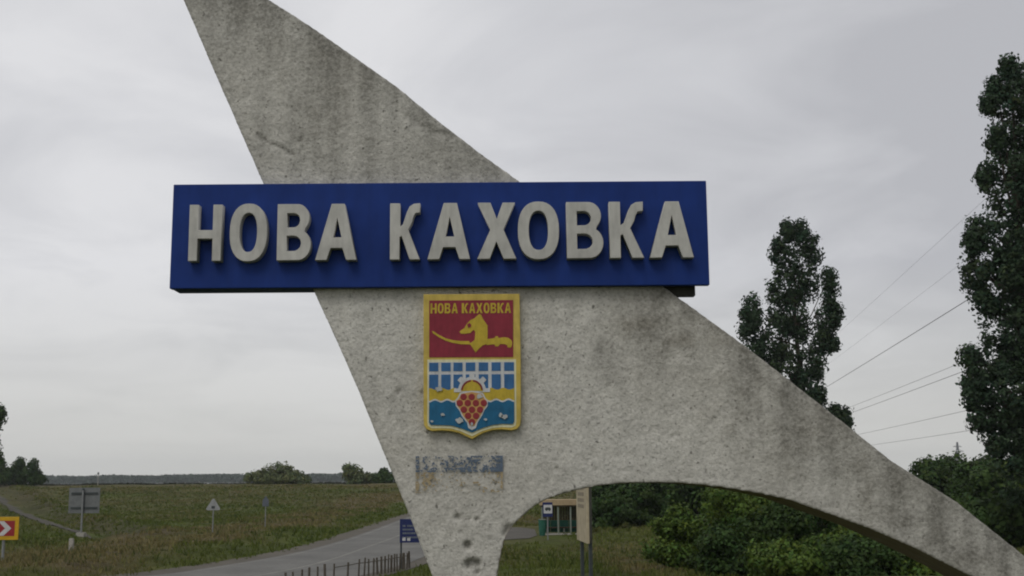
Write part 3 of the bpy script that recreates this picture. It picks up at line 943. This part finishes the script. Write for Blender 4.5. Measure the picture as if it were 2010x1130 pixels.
# bus shelter: flat beige roof band, pale posts, green lower panels, slatted back
BS = (3.55, 83.2)
t_ = ground_thing('bus_shelter', 'open bus shelter with beige roof band, green panels and dark slatted back', 'bus shelter', *BS)
w2, dp = 1.62, 1.5
bld(MB().box(-w2 - .1, w2 + .1, -.15, dp + .15, 2.02, 2.42), 'roof', M['beige'], t_, .02)
bld(MB().box(-w2 - .04, w2 + .04, -.09, dp + .09, 1.93, 2.02), 'ceiling_beam', M['lattice'], t_)
bld(MB().box(-w2 - .1, w2 + .1, -.3, dp + .1, -.06, .06), 'floor_slab', M['bollard'], t_)
for x in (-w2 + .05, -.45, .42, w2 - .05):
    bld(MB().box(x - .05, x + .05, -.04, .06, .06, 1.93), 'post', M['greenpost'], t_)
for k in range(17):
    x = -w2 + .12 + k * (2 * w2 - .24) / 16
    bld(MB().box(x - .08, x + .08, dp - .03, dp, .96, 1.93), 'slat', M['lattice'], t_)
for k in range(5):
    x = -w2 + .05 + k * .64
    bld(MB().box(x, x + .62, dp - .04, dp, .12, .95), 'back_panel', M['green'], t_)
bld(MB().box(-w2, -w2 + .05, .1, dp - .06, .1, 1.0), 'side_panel', M['green'], t_)
bld(MB().box(w2 - .05, w2, .1, dp - .06, .1, 1.0), 'side_panel', M['green'], t_)
bld(MB().box(-w2 + .2, w2 - .2, dp - .55, dp - .1, .42, .50), 'bench', M['lattice'], t_)
for x in (-1.2, 0, 1.2):
    bld(MB().box(x - .05, x + .05, dp - .5, dp - .15, .06, .42), 'bench_leg', M['greenpost'], t_)

t_ = ground_thing('litter_bin', 'green metal bin standing left of the bus shelter', 'bin', 1.95, 81.5)
bld(MB().tube([(0, 0, .08), (0, 0, .5), (0, 0, 1.12)], [.2, .25, .27], 12), 'drum', M['green'], t_)
bld(MB().tube([(0, 0, 1.12), (0, 0, 1.16)], [.285, .285], 12), 'rim', M['greenpost'], t_)
bld(MB().tube([(0, 0, -.02), (0, 0, .08)], [.12, .12], 8), 'foot', M['greenpost'], t_)

t_ = ground_thing('bus_stop_sign', 'blue bus stop sign with a white square and bus symbol on a thin post', 'road sign', 2.18, 76.5)
bz = 1.48
bld(MB().box(-.32, .32, -.03, 0, bz, bz + .92), 'panel', M['signblue'], t_, .01)
bld(MB().box(-.25, .29, -.036, -.0305, bz + .22, bz + .76), 'white_square', M['signwhite'], t_)
bus = MB().box(-.17, .21, -.042, -.0365, bz + .42, bz + .55)
bus.box(-.14, .17, -.042, -.0365, bz + .551, bz + .60)
bld(bus, 'bus_symbol', M['darkbar'], t_)
for x in (-.07, .12):
    lfill('wheel_symbol', [circle(x, bz + .41, .045, 10)], -.045, .0025, M['darkbar'], t_)
bld(MB().tube([(0, .04, -.05), (0, .04, bz + .9)], .04, 8), 'post', M['galv'], t_)

# ------------------------------------------------------------------ power line and far tower
DIRX = 0.1413
WIRES = [('thick lowest-but-four', 26.6, 16.0, .035), ('', 40.0, 15.9, .03), ('', 33.0, 12.1, .033), ('', 44.0, 10.0, .033), ('', 48.0, 7.5, .033), ('', 30.0, 26.4, .011), ('', 32.0, 23.6, .011)]
WLAB = ['dark overhead wire, steepest and most distinct of those between the poplars',
        'overhead wire between the poplars, upper of the close pair',
        'overhead wire between the poplars, lower of the close pair',
        'overhead wire between the poplars, next above the lowest one',
        'lowest overhead wire between the poplars, just above the far wood',
        'faint thin overhead wire, highest of all between the two poplars',
        'faint thin overhead wire, second from the top between the poplars']
for (nm, xo, h_, r_), lb in zip(WIRES, WLAB):
    pts = []
    for k in range(41):
        y = 18 + 330 * k / 40
        sag = -1.1 * (1 - ((k - 20) / 20) ** 2) * .4
        pts.append((xo + DIRX * y, y, 4 + h_ + sag))
    loc = Vector((pts[0][0], pts[0][1], pts[0][2]))
    o = MB().tube(pts, r_, 5).build('power_line', M['wire'], None, org=loc)
    tag(o, lb, 'power line', 'overhead wires between the poplars')

tw = thing('lattice_pylon', 'small far off lattice power pylon rising above the wood at the right', 'pylon', (340, 905, -1))
def lattice():
    legs = MB(); H = 29.0
    for sx in (-1, 1):
        for sy in (-1, 1):
            bld(MB().tube([(sx * 2.4, sy * 2.4, 0), (sx * .9, sy * .9, 18), (sx * .35, sy * .35, H)], .22, 5), 'leg', M['tower'], tw)
    br = MB()
    for k in range(9):
        z0, z1_ = k * 3.2, (k + 1) * 3.2
        wd = lambda z: 2.4 - 1.5 * z / 18 if z < 18 else .9 - .55 * (z - 18) / 11
        a_, b_ = wd(z0), wd(z1_)
        for s_ in (-1, 1):
            br.tube([(-a_, s_ * a_, z0), (b_, s_ * b_, z1_)], .13, 4); br.tube([(a_, s_ * a_, z0), (-b_, s_ * b_, z1_)], .13, 4)
            br.tube([(s_ * a_, -a_, z0), (s_ * b_, b_, z1_)], .13, 4); br.tube([(s_ * a_, a_, z0), (s_ * b_, -b_, z1_)], .13, 4)
    tag(bld(br, 'bracing', M['tower'], tw), kind='stuff')
    for z, w_ in ((25.5, 3.2), (22, 4.6), (18.5, 3.6)):
        cb = MB().tube([(-w_, 0, z), (w_, 0, z)], .2, 5)
        cb.tube([(-w_, 0, z), (0, 0, z + 1.4)], .12, 4); cb.tube([(w_, 0, z), (0, 0, z + 1.4)], .12, 4)
        bld(cb, 'crossarm', M['tower'], tw)
lattice()

# ------------------------------------------------------------------ trees
def leaves(blobs, depth_k, size, clump_r, n_per_m3, yc, jitter=.35, nmin=30, up=.25, seed=0, leaf_clump=22, fill_=.65):
    """blobs: (x, z, rx, rz) ; every blob is filled with leaf clumps in three dimensions"""
    g = np.random.default_rng(seed)
    V, C = [], []
    for bl in blobs:
        x, z, rx, rz_ = bl[:4]
        ry = rx * depth_k
        dy = bl[4] if len(bl) > 4 else 0.0
        vol = 4.19 * rx * ry * rz_
        k = max(nmin, int(vol * n_per_m3))
        d = g.normal(size=(k, 3)); d /= np.linalg.norm(d, axis=1)[:, None]
        rad = g.uniform(fill_ ** 3, 1, k) ** (1 / 3.)
        cen = np.array([x, yc + dy, z]) + d * rad[:, None] * np.array([rx, ry, rz_]) * .97
        crad = clump_r * g.uniform(.55, 1.25, k)
        tone = g.uniform(.68, 1.38, k)
        hue = g.normal(0, .09, k)
        m_ = leaf_clump
        pd = g.normal(size=(k, m_, 3)); pd /= np.linalg.norm(pd, axis=2)[:, :, None]
        pr = g.uniform(.2, 1, (k, m_)) ** .5
        pc = cen[:, None, :] + pd * (pr * crad[:, None])[:, :, None]
        pc = pc.reshape(-1, 3)
        nrm = (pd + d[:, None, :] * .6).reshape(-1, 3) + g.normal(0, .6, (k * m_, 3)) + np.array([0, 0, up])
        nrm /= np.linalg.norm(nrm, axis=1)[:, None]
        a = np.cross(nrm, g.normal(size=nrm.shape)); a /= np.linalg.norm(a, axis=1)[:, None] + 1e-9
        b = np.cross(nrm, a)
        s = size * g.uniform(.6, 1.3, (k * m_, 1))
        quad = np.stack([pc - a * s * .5, pc - b * s * .32, pc + a * s * .5, pc + b * s * .32], 1)
        V.append(quad.reshape(-1, 3))
        tl = np.repeat(tone, m_) * g.uniform(.8, 1.2, k * m_)
        hl = np.repeat(hue, m_)
        c3 = np.stack([tl * (1 + hl), tl, tl * (1 - hl)], 1)
        C.append(np.repeat(c3, 4, axis=0))
    return np.concatenate(V), np.concatenate(C)
def quad_mesh(name, V, C):
    me = bpy.data.meshes.new(name)
    n = len(V)
    me.vertices.add(n); me.loops.add(n); me.polygons.add(n // 4)
    me.vertices.foreach_set('co', V.astype(np.float32).ravel())
    me.loops.foreach_set('vertex_index', np.arange(n, dtype=np.int32))
    me.polygons.foreach_set('loop_start', np.arange(0, n, 4, dtype=np.int32))
    me.polygons.foreach_set('loop_total', np.full(n // 4, 4, dtype=np.int32))
    me.update(); me.validate()
    point_color(me, C)
    return me
def make_tree(name, label, cat, base, blobs, trunk_r, leafm, size, clump_r, dens, depth_k=.9, group=None, seed=0, limbs=True, up=.25, leaf_clump=22, fill_=.65, trunk_top=None):
    bx, by = base
    bz = hgt(bx, by) - .05
    t_ = thing(name, label, cat, (bx, by, bz), group)
    V, C = leaves(blobs, depth_k, size, clump_r, dens, by, seed=seed, up=up, leaf_clump=leaf_clump, fill_=fill_)
    V = V[:] - np.array([bx, by, bz])
    me = quad_mesh('crown', V, C)
    link('crown', me, leafm, t_)
    top = max(b_[1] for b_ in blobs)
    tt = trunk_top or (bz + (top - bz) * .8)
    cxm = sum(b_[0] * b_[2] for b_ in blobs) / sum(b_[2] for b_ in blobs)
    r_ = random.Random(seed)
    mb = MB()
    pts = [(bx - bx, 0, 0)]
    for k in range(1, 7):
        u = k / 6
        pts.append(((cxm - bx) * u ** 1.5 + r_.uniform(-.08, .08) * trunk_r * 4, r_.uniform(-.1, .1) * trunk_r * 4, (tt - bz) * u))
    mb.tube(pts, [trunk_r * (1.15 - u * .95) for u in np.linspace(0, 1, 7)], 8)
    if limbs:
        for b_ in blobs:
            zb_ = max(bz + .3, min(b_[1] - b_[3] * 1.1, tt * .8))
            u = min(.95, max(.05, (zb_ - bz) / (tt - bz)))
            k = u * 6; i = int(k); f_ = k - i
            p0 = Vector(pts[i]).lerp(Vector(pts[min(6, i + 1)]), f_)
            p1 = Vector((b_[0] - bx, b_[4] if len(b_) > 4 else 0, b_[1] + b_[3] * .5 - bz))
            mid = p0.lerp(p1, .45) + Vector((0, 0, -.1 * (p1 - p0).length))
            r0 = trunk_r * (1 - u * .85) * .5
            mb.tube([p0, mid, p1], [r0, r0 * .7, r0 * .2], 6)
    bld(mb, 'trunk', M['bark'], t_)
    return t_

# the lone poplar behind the sloping arm
P1 = [(21.601,22.932,0.352,0.861), (22.667,22.679,0.43,1.017), (23.563,21.372,0.548,1.409), (22.111,20.977,1.017,1.722), (20.837,20.986,0.47,1.565), (23.218,19.152,0.783,1.8), (21.525,18.561,1.174,1.957), (20.443,17.367,0.548,1.957), (22.128,16.157,0.978,2.348), (20.638,14.579,1.174,2.348), (22.433,13.38,0.743,2.348), (18.592,16.581,0.587,1.33), (18.23,15.39,0.626,1.409), (18.876,14.79,0.743,1.722), (18.686,13.013,0.939,1.565), (19.785,13.005,1.017,1.957), (20.901,11.622,1.33,2.348), (24.711,18.859,0.391,0.939), (24.797,17.415,0.626,1.252), (24.322,15.822,0.783,1.409), (24.969,16.136,0.548,1.017), (23.842,14.081,0.704,1.174), (24.62,13.917,0.391,0.391), (23.367,12.389,0.704,1.252), (22.9,10.824,0.861,1.409), (23.396,9.767,0.47,0.704), (22.154,9.076,1.33,2.348), (21.622,5.989,1.565,2.739)]
make_tree('poplar_tree', 'slender dark poplar with three pointed tops rising behind the sloping concrete arm', 'tree', (22.4, 90), P1, .38, LEAF['poplar'], .26, .55, 5.4, .9, None, 1, up=.1, leaf_clump=30)
# the big poplar cut by the right edge
P2b = [(26.689,25.345,0.365,0.626), (27.234,24.631,0.783,0.887), (25.959,24.301,0.574,0.522), (26.758,23.364,1.252,0.939), (25.458,23.373,0.365,0.522), (26.799,21.765,1.252,1.148), (25.694,21.41,0.417,0.678), (27.764,22.373,1.565,2.348), (26.495,19.877,1.67,1.148), (25.003,19.281,0.417,0.783), (26.367,18.171,1.461,1.148), (28.308,19.036,2.348,2.348), (24.508,16.465,0.678,0.835), (24.066,15.845,0.417,0.678), (25.808,16.049,1.722,1.409), (24.081,14.173,0.678,1.043), (25.76,13.624,2.087,1.565), (27.959,14.682,2.87,2.609), (24.311,12.567,0.626,1.043), (25.844,11.229,1.722,1.565), (27.879,10.423,2.87,2.87), (23.504,9.667,0.47,0.939), (24.101,8.877,1.096,1.565), (23.369,8.101,0.417,0.887), (25.867,8.083,2.348,2.087), (23.805,6.906,0.522,0.835), (25.154,6.2,1.409,1.252), (24.571,5.305,0.417,0.417), (27.522,6.003,2.87,2.87), (25.812,3.969,1.565,1.565)]
make_tree('poplar_tree', 'huge dark poplar cut off by the right edge of the view', 'tree', (26.8, 60), P2b, .55, LEAF['poplar'], .21, .45, 5.0, .85, None, 2, up=.1, leaf_clump=32)
# a tree top peeping over the arm
P3 = [(25.205,8.576,0.56,0.8), (25.791,8.373,0.52,0.72), (24.781,8.064,0.56,0.72), (25.343,7.388,0.96,0.88), (25.46,5.813,1.2,1.6), (24.974,4.056,1.36,1.6)]
make_tree('small_tree', 'rounded tree top just peeping over the sloping arm beside the poplar', 'tree', (25.6, 92), P3, .2, LEAF['poplar'], .32, .5, 5, .9, None, 3)

def round_tree(name, label, base, h, w_, leafm, seed, group, size=.4, dens=1.6, clump=.7, nb=9, low=.15, cat='tree', leaf_clump=22, trunk=.2):
    bx, by = base
    g0 = hgt(bx, by)
    r_ = random.Random(seed)
    bl = []
    for k in range(nb):
        a = 2 * math.pi * k / nb + r_.uniform(-.4, .4)
        u = r_.uniform(.12, .85)
        prof = math.sin(math.pi * (.2 + .72 * u)) ** .8
        rr_ = w_ / 2 * prof * r_.uniform(.35, .72)
        bl.append((bx + math.cos(a) * rr_, g0 + h * (low + (1 - low) * u) * .93, w_ * r_.uniform(.2, .31), h * r_.uniform(.13, .2), math.sin(a) * rr_ * .9))
    bl.append((bx, g0 + h * .86, w_ * .2, h * .14, 0))
    bl.append((bx, g0 + h * (low + .3), w_ * .33, h * .25, 0))
    return make_tree(name, label, cat, base, bl, trunk, leafm, size, clump, dens, .95, group, seed, leaf_clump=leaf_clump, fill_=.5)

# dark wood behind the arch and right of it: every tree its own
wood = [
 (8.5, 112, 9.5, 6.5, 'dark'), (13.2, 118, 12, 7, 'dark'), (17.5, 110, 11, 7, 'dark'), (23, 116, 11, 8, 'dark'), (29, 112, 8, 7, 'dark'),
 (11.0, 104, 8.5, 6, 'dark'), (20.5, 103, 8, 6.5, 'dark'), (15.5, 100, 7.5, 6, 'dark'), (26, 101, 6.5, 6.5, 'dark'),
 (35.5, 120, 6.2, 8, 'dark'), (40, 114, 5.3, 7, 'dark'), (44.5, 120, 5.7, 8, 'dark'), (38, 98, 4.7, 6.5, 'dark'), (50, 124, 5.6, 8, 'dark'), (44, 104, 4.9, 7, 'mid'), (56, 128, 5.9, 8, 'dark'),
 (34, 84, 4.1, 6, 'dark'), (39.5, 88, 4.5, 6, 'dark'), (62, 130, 6.2, 8, 'dark'), (31, 72, 3.2, 5, 'mid'), (35.5, 76, 3.5, 5.5, 'dark'), (27, 64, 2.7, 4.5, 'dark'), (47, 112, 5.2, 7, 'dark'), (52, 114, 5.2, 7, 'dark')]
ORD = ['first', 'second', 'third', 'fourth', 'fifth', 'sixth', 'seventh', 'eighth', 'ninth', 'tenth', 'eleventh', 'twelfth', 'thirteenth', 'fourteenth', 'fifteenth']
through = sorted((w_[0] / w_[1], k) for k, w_ in enumerate(wood) if k < 9)
rightw = sorted((w_[0] / w_[1], k) for k, w_ in enumerate(wood) if k >= 9)
WL = {}
for q, (_, k) in enumerate(through):
    WL[k] = 'dark tall wood tree seen through the arch, %s from the billboard' % ORD[q]
for q, (_, k) in enumerate(rightw):
    WL[k] = '%s green tree of the wood beyond the sloping arm, %s from left' % ('light' if wood[k][4] == 'mid' else 'dark', ORD[q])
for k, (x, y, h_, w_, kd) in enumerate(wood):
    round_tree('broadleaf_tree', WL[k], (x, y), h_, w_, LEAF[kd], 20 + k,
               'trees of the wood through the arch' if k < 9 else 'trees of the wood on the right',
               size=.40, dens=1.6, clump=.7, low=.04, nb=11)
for k, (x, y, h_, w_, lb) in enumerate([(7.6, 92, 2.6, 3.6, 'left of the three, just past the billboard'), (10.2, 96, 3.4, 4.2, 'right of the three and widest'), (6.4, 98, 3.2, 3.5, 'rear one, half behind the billboard')]):
    round_tree('shrub', 'dark shrub at the foot of the wood, ' + lb, (x, y), h_, w_, LEAF['dark'], 60 + k, 'shrubs behind the billboard', size=.3, dens=5, clump=.45, low=.05, cat='shrub', trunk=.07)
# bushes filling the arch
bush = [(9.4, 50.5, 3.7, 3.8, 'mid', 'bright green bush filling the middle of the arch'),
        (7.2, 52, 2.5, 2.8, 'mid', 'light green bush at the left end of the thicket under the arch'),
        (12.4, 52.5, 4.2, 4.6, 'dark', 'dark bush in the thicket under the arch, highest of them'),
        (15.6, 50, 3.3, 4.2, 'mid', 'yellowish green bush under the falling end of the arch'),
        (10.8, 47.6, 2.6, 3.6, 'dark', 'dark low bush in front of the thicket at the bottom edge'),
        (13.8, 47.0, 2.2, 3.4, 'mid', 'light low bush in front of the thicket at the bottom edge'),
        (8.3, 47.5, 1.7, 2.2, 'dark', 'small dark bush at the near left foot of the thicket'),
        (10.9, 55, 4.6, 4.4, 'mid', 'tall lighter bush at the back of the thicket under the arch'),
        (9.9, 43.9, 1.45, 3.0, 'mid', 'low green bush at the bottom edge, left of the three nearest'),
        (12.6, 43.6, 1.6, 3.4, 'dark', 'low dark bush at the bottom edge, middle of the three nearest'),
        (15.3, 43.6, 1.4, 3.2, 'mid', 'low green bush at the bottom edge, right of the three nearest'),
        (18.4, 50.5, 2.7, 4.0, 'dark', 'dark bush low under the right end of the arch'),
        (16.6, 47.2, 2.0, 3.2, 'mid', 'low bright bush at the bottom edge under the lowering arm'),
        (12.3, 45.8, 1.5, 2.6, 'mid', 'smallest pale green bush at the very bottom of the thicket')]
for k, (x, y, h_, w_, kd, lab) in enumerate(bush):
    round_tree('bush', lab, (x, y), h_ * 1.06, w_, LEAF[kd], 80 + k, None, size=.17, dens=11, clump=.36, nb=15, low=.02, cat='bush', trunk=.09)
# trees and bushes along the ridge at the left
def ridge_tree(name, lab, Y, bl, leafm, seed, cat, size=.5, dens=1.1, clump=.8):
    cxm = sum(b_[0] for b_ in bl) / len(bl)
    return make_tree(name, lab, cat, (cxm, Y), bl, .2, leafm, size, clump, dens, .9, None, seed, fill_=.4)
ridge_tree('wide_bush', 'wide pale green bush on the field ridge left of the stela', 250, [(-55.343,4.18,1.304,0.978), (-53.637,4.592,1.522,1.413), (-51.822,5.003,1.413,1.739), (-50.112,5.309,1.63,2.065), (-48.503,5.404,1.63,2.065), (-46.989,4.969,1.413,1.63), (-45.477,4.534,1.304,1.196), (-43.958,3.782,1.304,0.652), (-49.117,4.136,4.348,1.087), (-52.323,3.629,3.261,0.652), (-46.421,3.588,3.043,0.652)], LEAF['grey'], 101, 'bush')
ridge_tree('ridge_tree', 'small round tree on the field ridge close left of the stela', 250, [(-34.76,5.731,1.196,1.304), (-33.251,5.402,1.413,1.522), (-34.311,4.455,1.739,1.304), (-32.591,4.231,1.413,1.196), (-33.653,3.497,1.957,0.761)], LEAF['grey'], 102, 'tree')
ridge_tree('low_bush', 'low light green bush between the round tree and the darker tree on the ridge', 252, [(-30.901,4.005,1.534,0.877), (-29.494,3.888,1.096,0.767), (-30.354,3.467,1.972,0.657)], LEAF['grey'], 103, 'bush')
ridge_tree('ridge_tree', 'small dark conical tree on the ridge touching the stela edge', 250, [(-27.447,5.042,0.761,0.87), (-27.438,4.194,1.304,1.087), (-26.042,4.078,1.087,0.978), (-28.509,3.99,0.87,0.761), (-27.431,3.453,1.739,0.652)], LEAF['dark'], 104, 'tree')
ridge_tree('ridge_tree', 'dark tree with a rounded top at the right end of the left clump', 246, [(-99.597,6.796,1.283,1.39), (-100.159,5.546,1.711,1.497), (-98.854,4.91,1.177,1.177), (-97.967,4.174,0.963,0.642), (-99.44,4.08,1.711,0.856)], LEAF['dark'], 105, 'tree')
ridge_tree('ridge_tree', 'dark green tree in the middle of the left clump on the ridge', 248, [(-103.231,7.682,0.539,0.755), (-103.369,6.418,1.51,1.51), (-104.824,5.796,1.51,1.294), (-103.701,4.841,2.157,1.186), (-103.65,4,2.588,0.863)], LEAF['dark'], 106, 'tree')
ridge_tree('ridge_tree', 'dark low tree at the left edge of the view under the tall one', 244, [(-105.545,7.444,0.849,1.273), (-106.287,5.893,1.91,1.91), (-104.76,4.951,1.485,1.379), (-105.541,4.025,2.334,0.849)], LEAF['dark'], 107, 'tree')
ridge_tree('tall_tree', 'tall dark tree only just entering the view at the left edge', 160, [(-70.339,13.259,1.113,0.974), (-69.75,12.703,0.696,0.835), (-70.615,11.057,1.252,1.53), (-70.347,8.997,0.904,1.391), (-70.079,6.946,0.835,1.391), (-71.678,10.377,1.391,3.478)], LEAF['dark'], 108, 'tree', .4, 2, .6)
tp = ground_thing('marker_post', 'thin pale marker post on the skyline of the ridge', 'post', -88.2, 252)
bld(MB().tube([(0, 0, 0), (0, 0, 2.3)], .09, 7), 'shaft', M['bollard'], tp)
bld(MB().box(-.14, .14, -.14, .14, 2.3, 2.75), 'head', M['darkbar'], tp)

V, C = [], []
gh = random.Random(9)
for _ in range(7000):
    x = gh.uniform(-125, 20); y = 258 + gh.uniform(-2, 3); z0 = hgt(x, y) - .05
    hh = .42 * gh.uniform(.5, 1.15) * (1 + .5 * noise.noise((x * .15, 0, 3))); w_ = gh.uniform(.05, .14)
    a_ = gh.uniform(0, 6.283); dx, dy = math.cos(a_) * w_, math.sin(a_) * w_
    V += [(x - dx, y - dy, z0), (x + dx, y + dy, z0), (x + dx * 1.4 + gh.uniform(-.1, .1), y + dy, z0 + hh), (x - dx * 1.4, y - dy, z0 + hh * .8)]
    k_ = gh.uniform(.7, 1.3)
    C += [(.034 * k_, .038 * k_, .026 * k_)] * 4
tag(link('scrub_line', quad_mesh('scrub_line', np.array(V), np.array(C)), LEAF['grass']), 'thin dark line of dry scrub along the crest of the field', 'scrub', None, 'stuff')

# far shore: a wood that reads as one band
g = np.random.default_rng(5)
k = 42000
x = g.uniform(-950, 420, k); y = 1455 + g.uniform(0, 110, k)
prof = np.array([10.0 + 2.0 * noise.noise((a_ * .012, 0, 2)) + 1.6 * noise.noise((a_ * .05, 0, 5)) + 1.0 * noise.noise((a_ * .17, 1, 5)) for a_ in x])
z = -.8 + g.uniform(0, 1, k) ** .8 * prof
pc = np.stack([x, y, z], 1)
nr = g.normal(size=(k, 3)) + np.array([0, -.6, .5]); nr /= np.linalg.norm(nr, axis=1)[:, None]
a = np.cross(nr, g.normal(size=nr.shape)); a /= np.linalg.norm(a, axis=1)[:, None]
b = np.cross(nr, a); s = g.uniform(1.0, 2.6, (k, 1))
V = np.stack([pc - a * s, pc - b * s * .6, pc + a * s, pc + b * s * .6], 1).reshape(-1, 3)
tn = np.repeat(g.uniform(.7, 1.3, k), 4)
o = link('distant_wood', quad_mesh('distant_wood', V, np.stack([tn, tn, tn], 1)), LEAF['far'])
tag(o, 'dark band of woodland along the far horizon', 'wood', None, 'stuff')

# ------------------------------------------------------------------ grass and weeds
def grass(n, yr, xr, hmin, hmax, seed, keep=None):
    g = random.Random(seed)
    V, C = [], []
    for _ in range(n):
        y = yr[0] + (yr[1] - yr[0]) * g.random() ** 1.4
        half = y * .46 + 1
        x = g.uniform(max(-half, xr[0]), min(half, xr[1]))
        if on_road(x, y, .9 + g.random() * .7) or -1.2 < track_d(x, y) < 1.5:
            continue
        if keep and not keep(x, y, g):
            continue
        c, dry = gcol(x, y)
        d = min(1, max(0, dry + g.uniform(-.3, .3)))
        cc = Vector((.080, .106, .018)).lerp(Vector((.165, .138, .058)), d ** 1.5)
        z0 = hgt(x, y) - .02
        hh = g.uniform(hmin, hmax) * (.6 + .8 * max(0, .5 + nz(x * .2, y * .2, 3, 2)))
        for b_ in range(3):
            a_ = g.uniform(0, 6.283); w_ = g.uniform(.018, .04) * (y / 50)
            dx, dy = math.cos(a_), math.sin(a_)
            ox, oy = x + g.uniform(-.12, .12), y + g.uniform(-.12, .12)
            lx, ly = g.uniform(-.5, .5) * hh, g.uniform(-.5, .5) * hh
            V += [(ox - dx * w_, oy - dy * w_, z0), (ox + dx * w_, oy + dy * w_, z0),
                  (ox + lx + dx * w_ * .3, oy + ly + dy * w_ * .3, z0 + hh * g.uniform(.7, 1)), (ox + lx * .9 - dx * w_ * .3, oy + ly * .9 - dy * w_ * .3, z0 + hh * .8)]
            k_ = g.uniform(.75, 1.25)
            C += [tuple(cc * k_)] * 4
    return np.array(V), np.array(C)
V, C = grass(60000, (41, 235), (-100, 30), .08, .30, 31)
tag(link('grass', quad_mesh('grass', V, C), LEAF['grass']), 'patchy green and dry grass of the field and verges', 'grass', None, 'stuff')
V, C = grass(6000, (52, 240), (-105, 30), .18, .42, 33, lambda x, y, g: nz(x * .11, y * .06, 21) > .12)
C = C * np.array([.55, .68, .6])
tag(link('weeds', quad_mesh('weeds', V, C), LEAF['grass']), 'darker weed clumps scattered over the field', 'weeds', None, 'stuff')

# ------------------------------------------------------------------ haze
mz = bpy.data.materials.new('haze')
mz.use_nodes = True
mz.node_tree.nodes.clear()
pv = mz.node_tree.nodes.new('ShaderNodeVolumePrincipled')
pv.inputs['Color'].default_value = (.86, .90, .95, 1)
pv.inputs['Density'].default_value = .00015
pv.inputs['Anisotropy'].default_value = .2
mo = mz.node_tree.nodes.new('ShaderNodeOutputMaterial')
mz.node_tree.links.new(pv.outputs[0], mo.inputs['Volume'])
hb = MB().box(-1900, 1900, -120, 2300, -3.0, 40.0).build('haze', mz)
tag(hb, 'thin even haze in the air', 'haze', None, 'stuff')
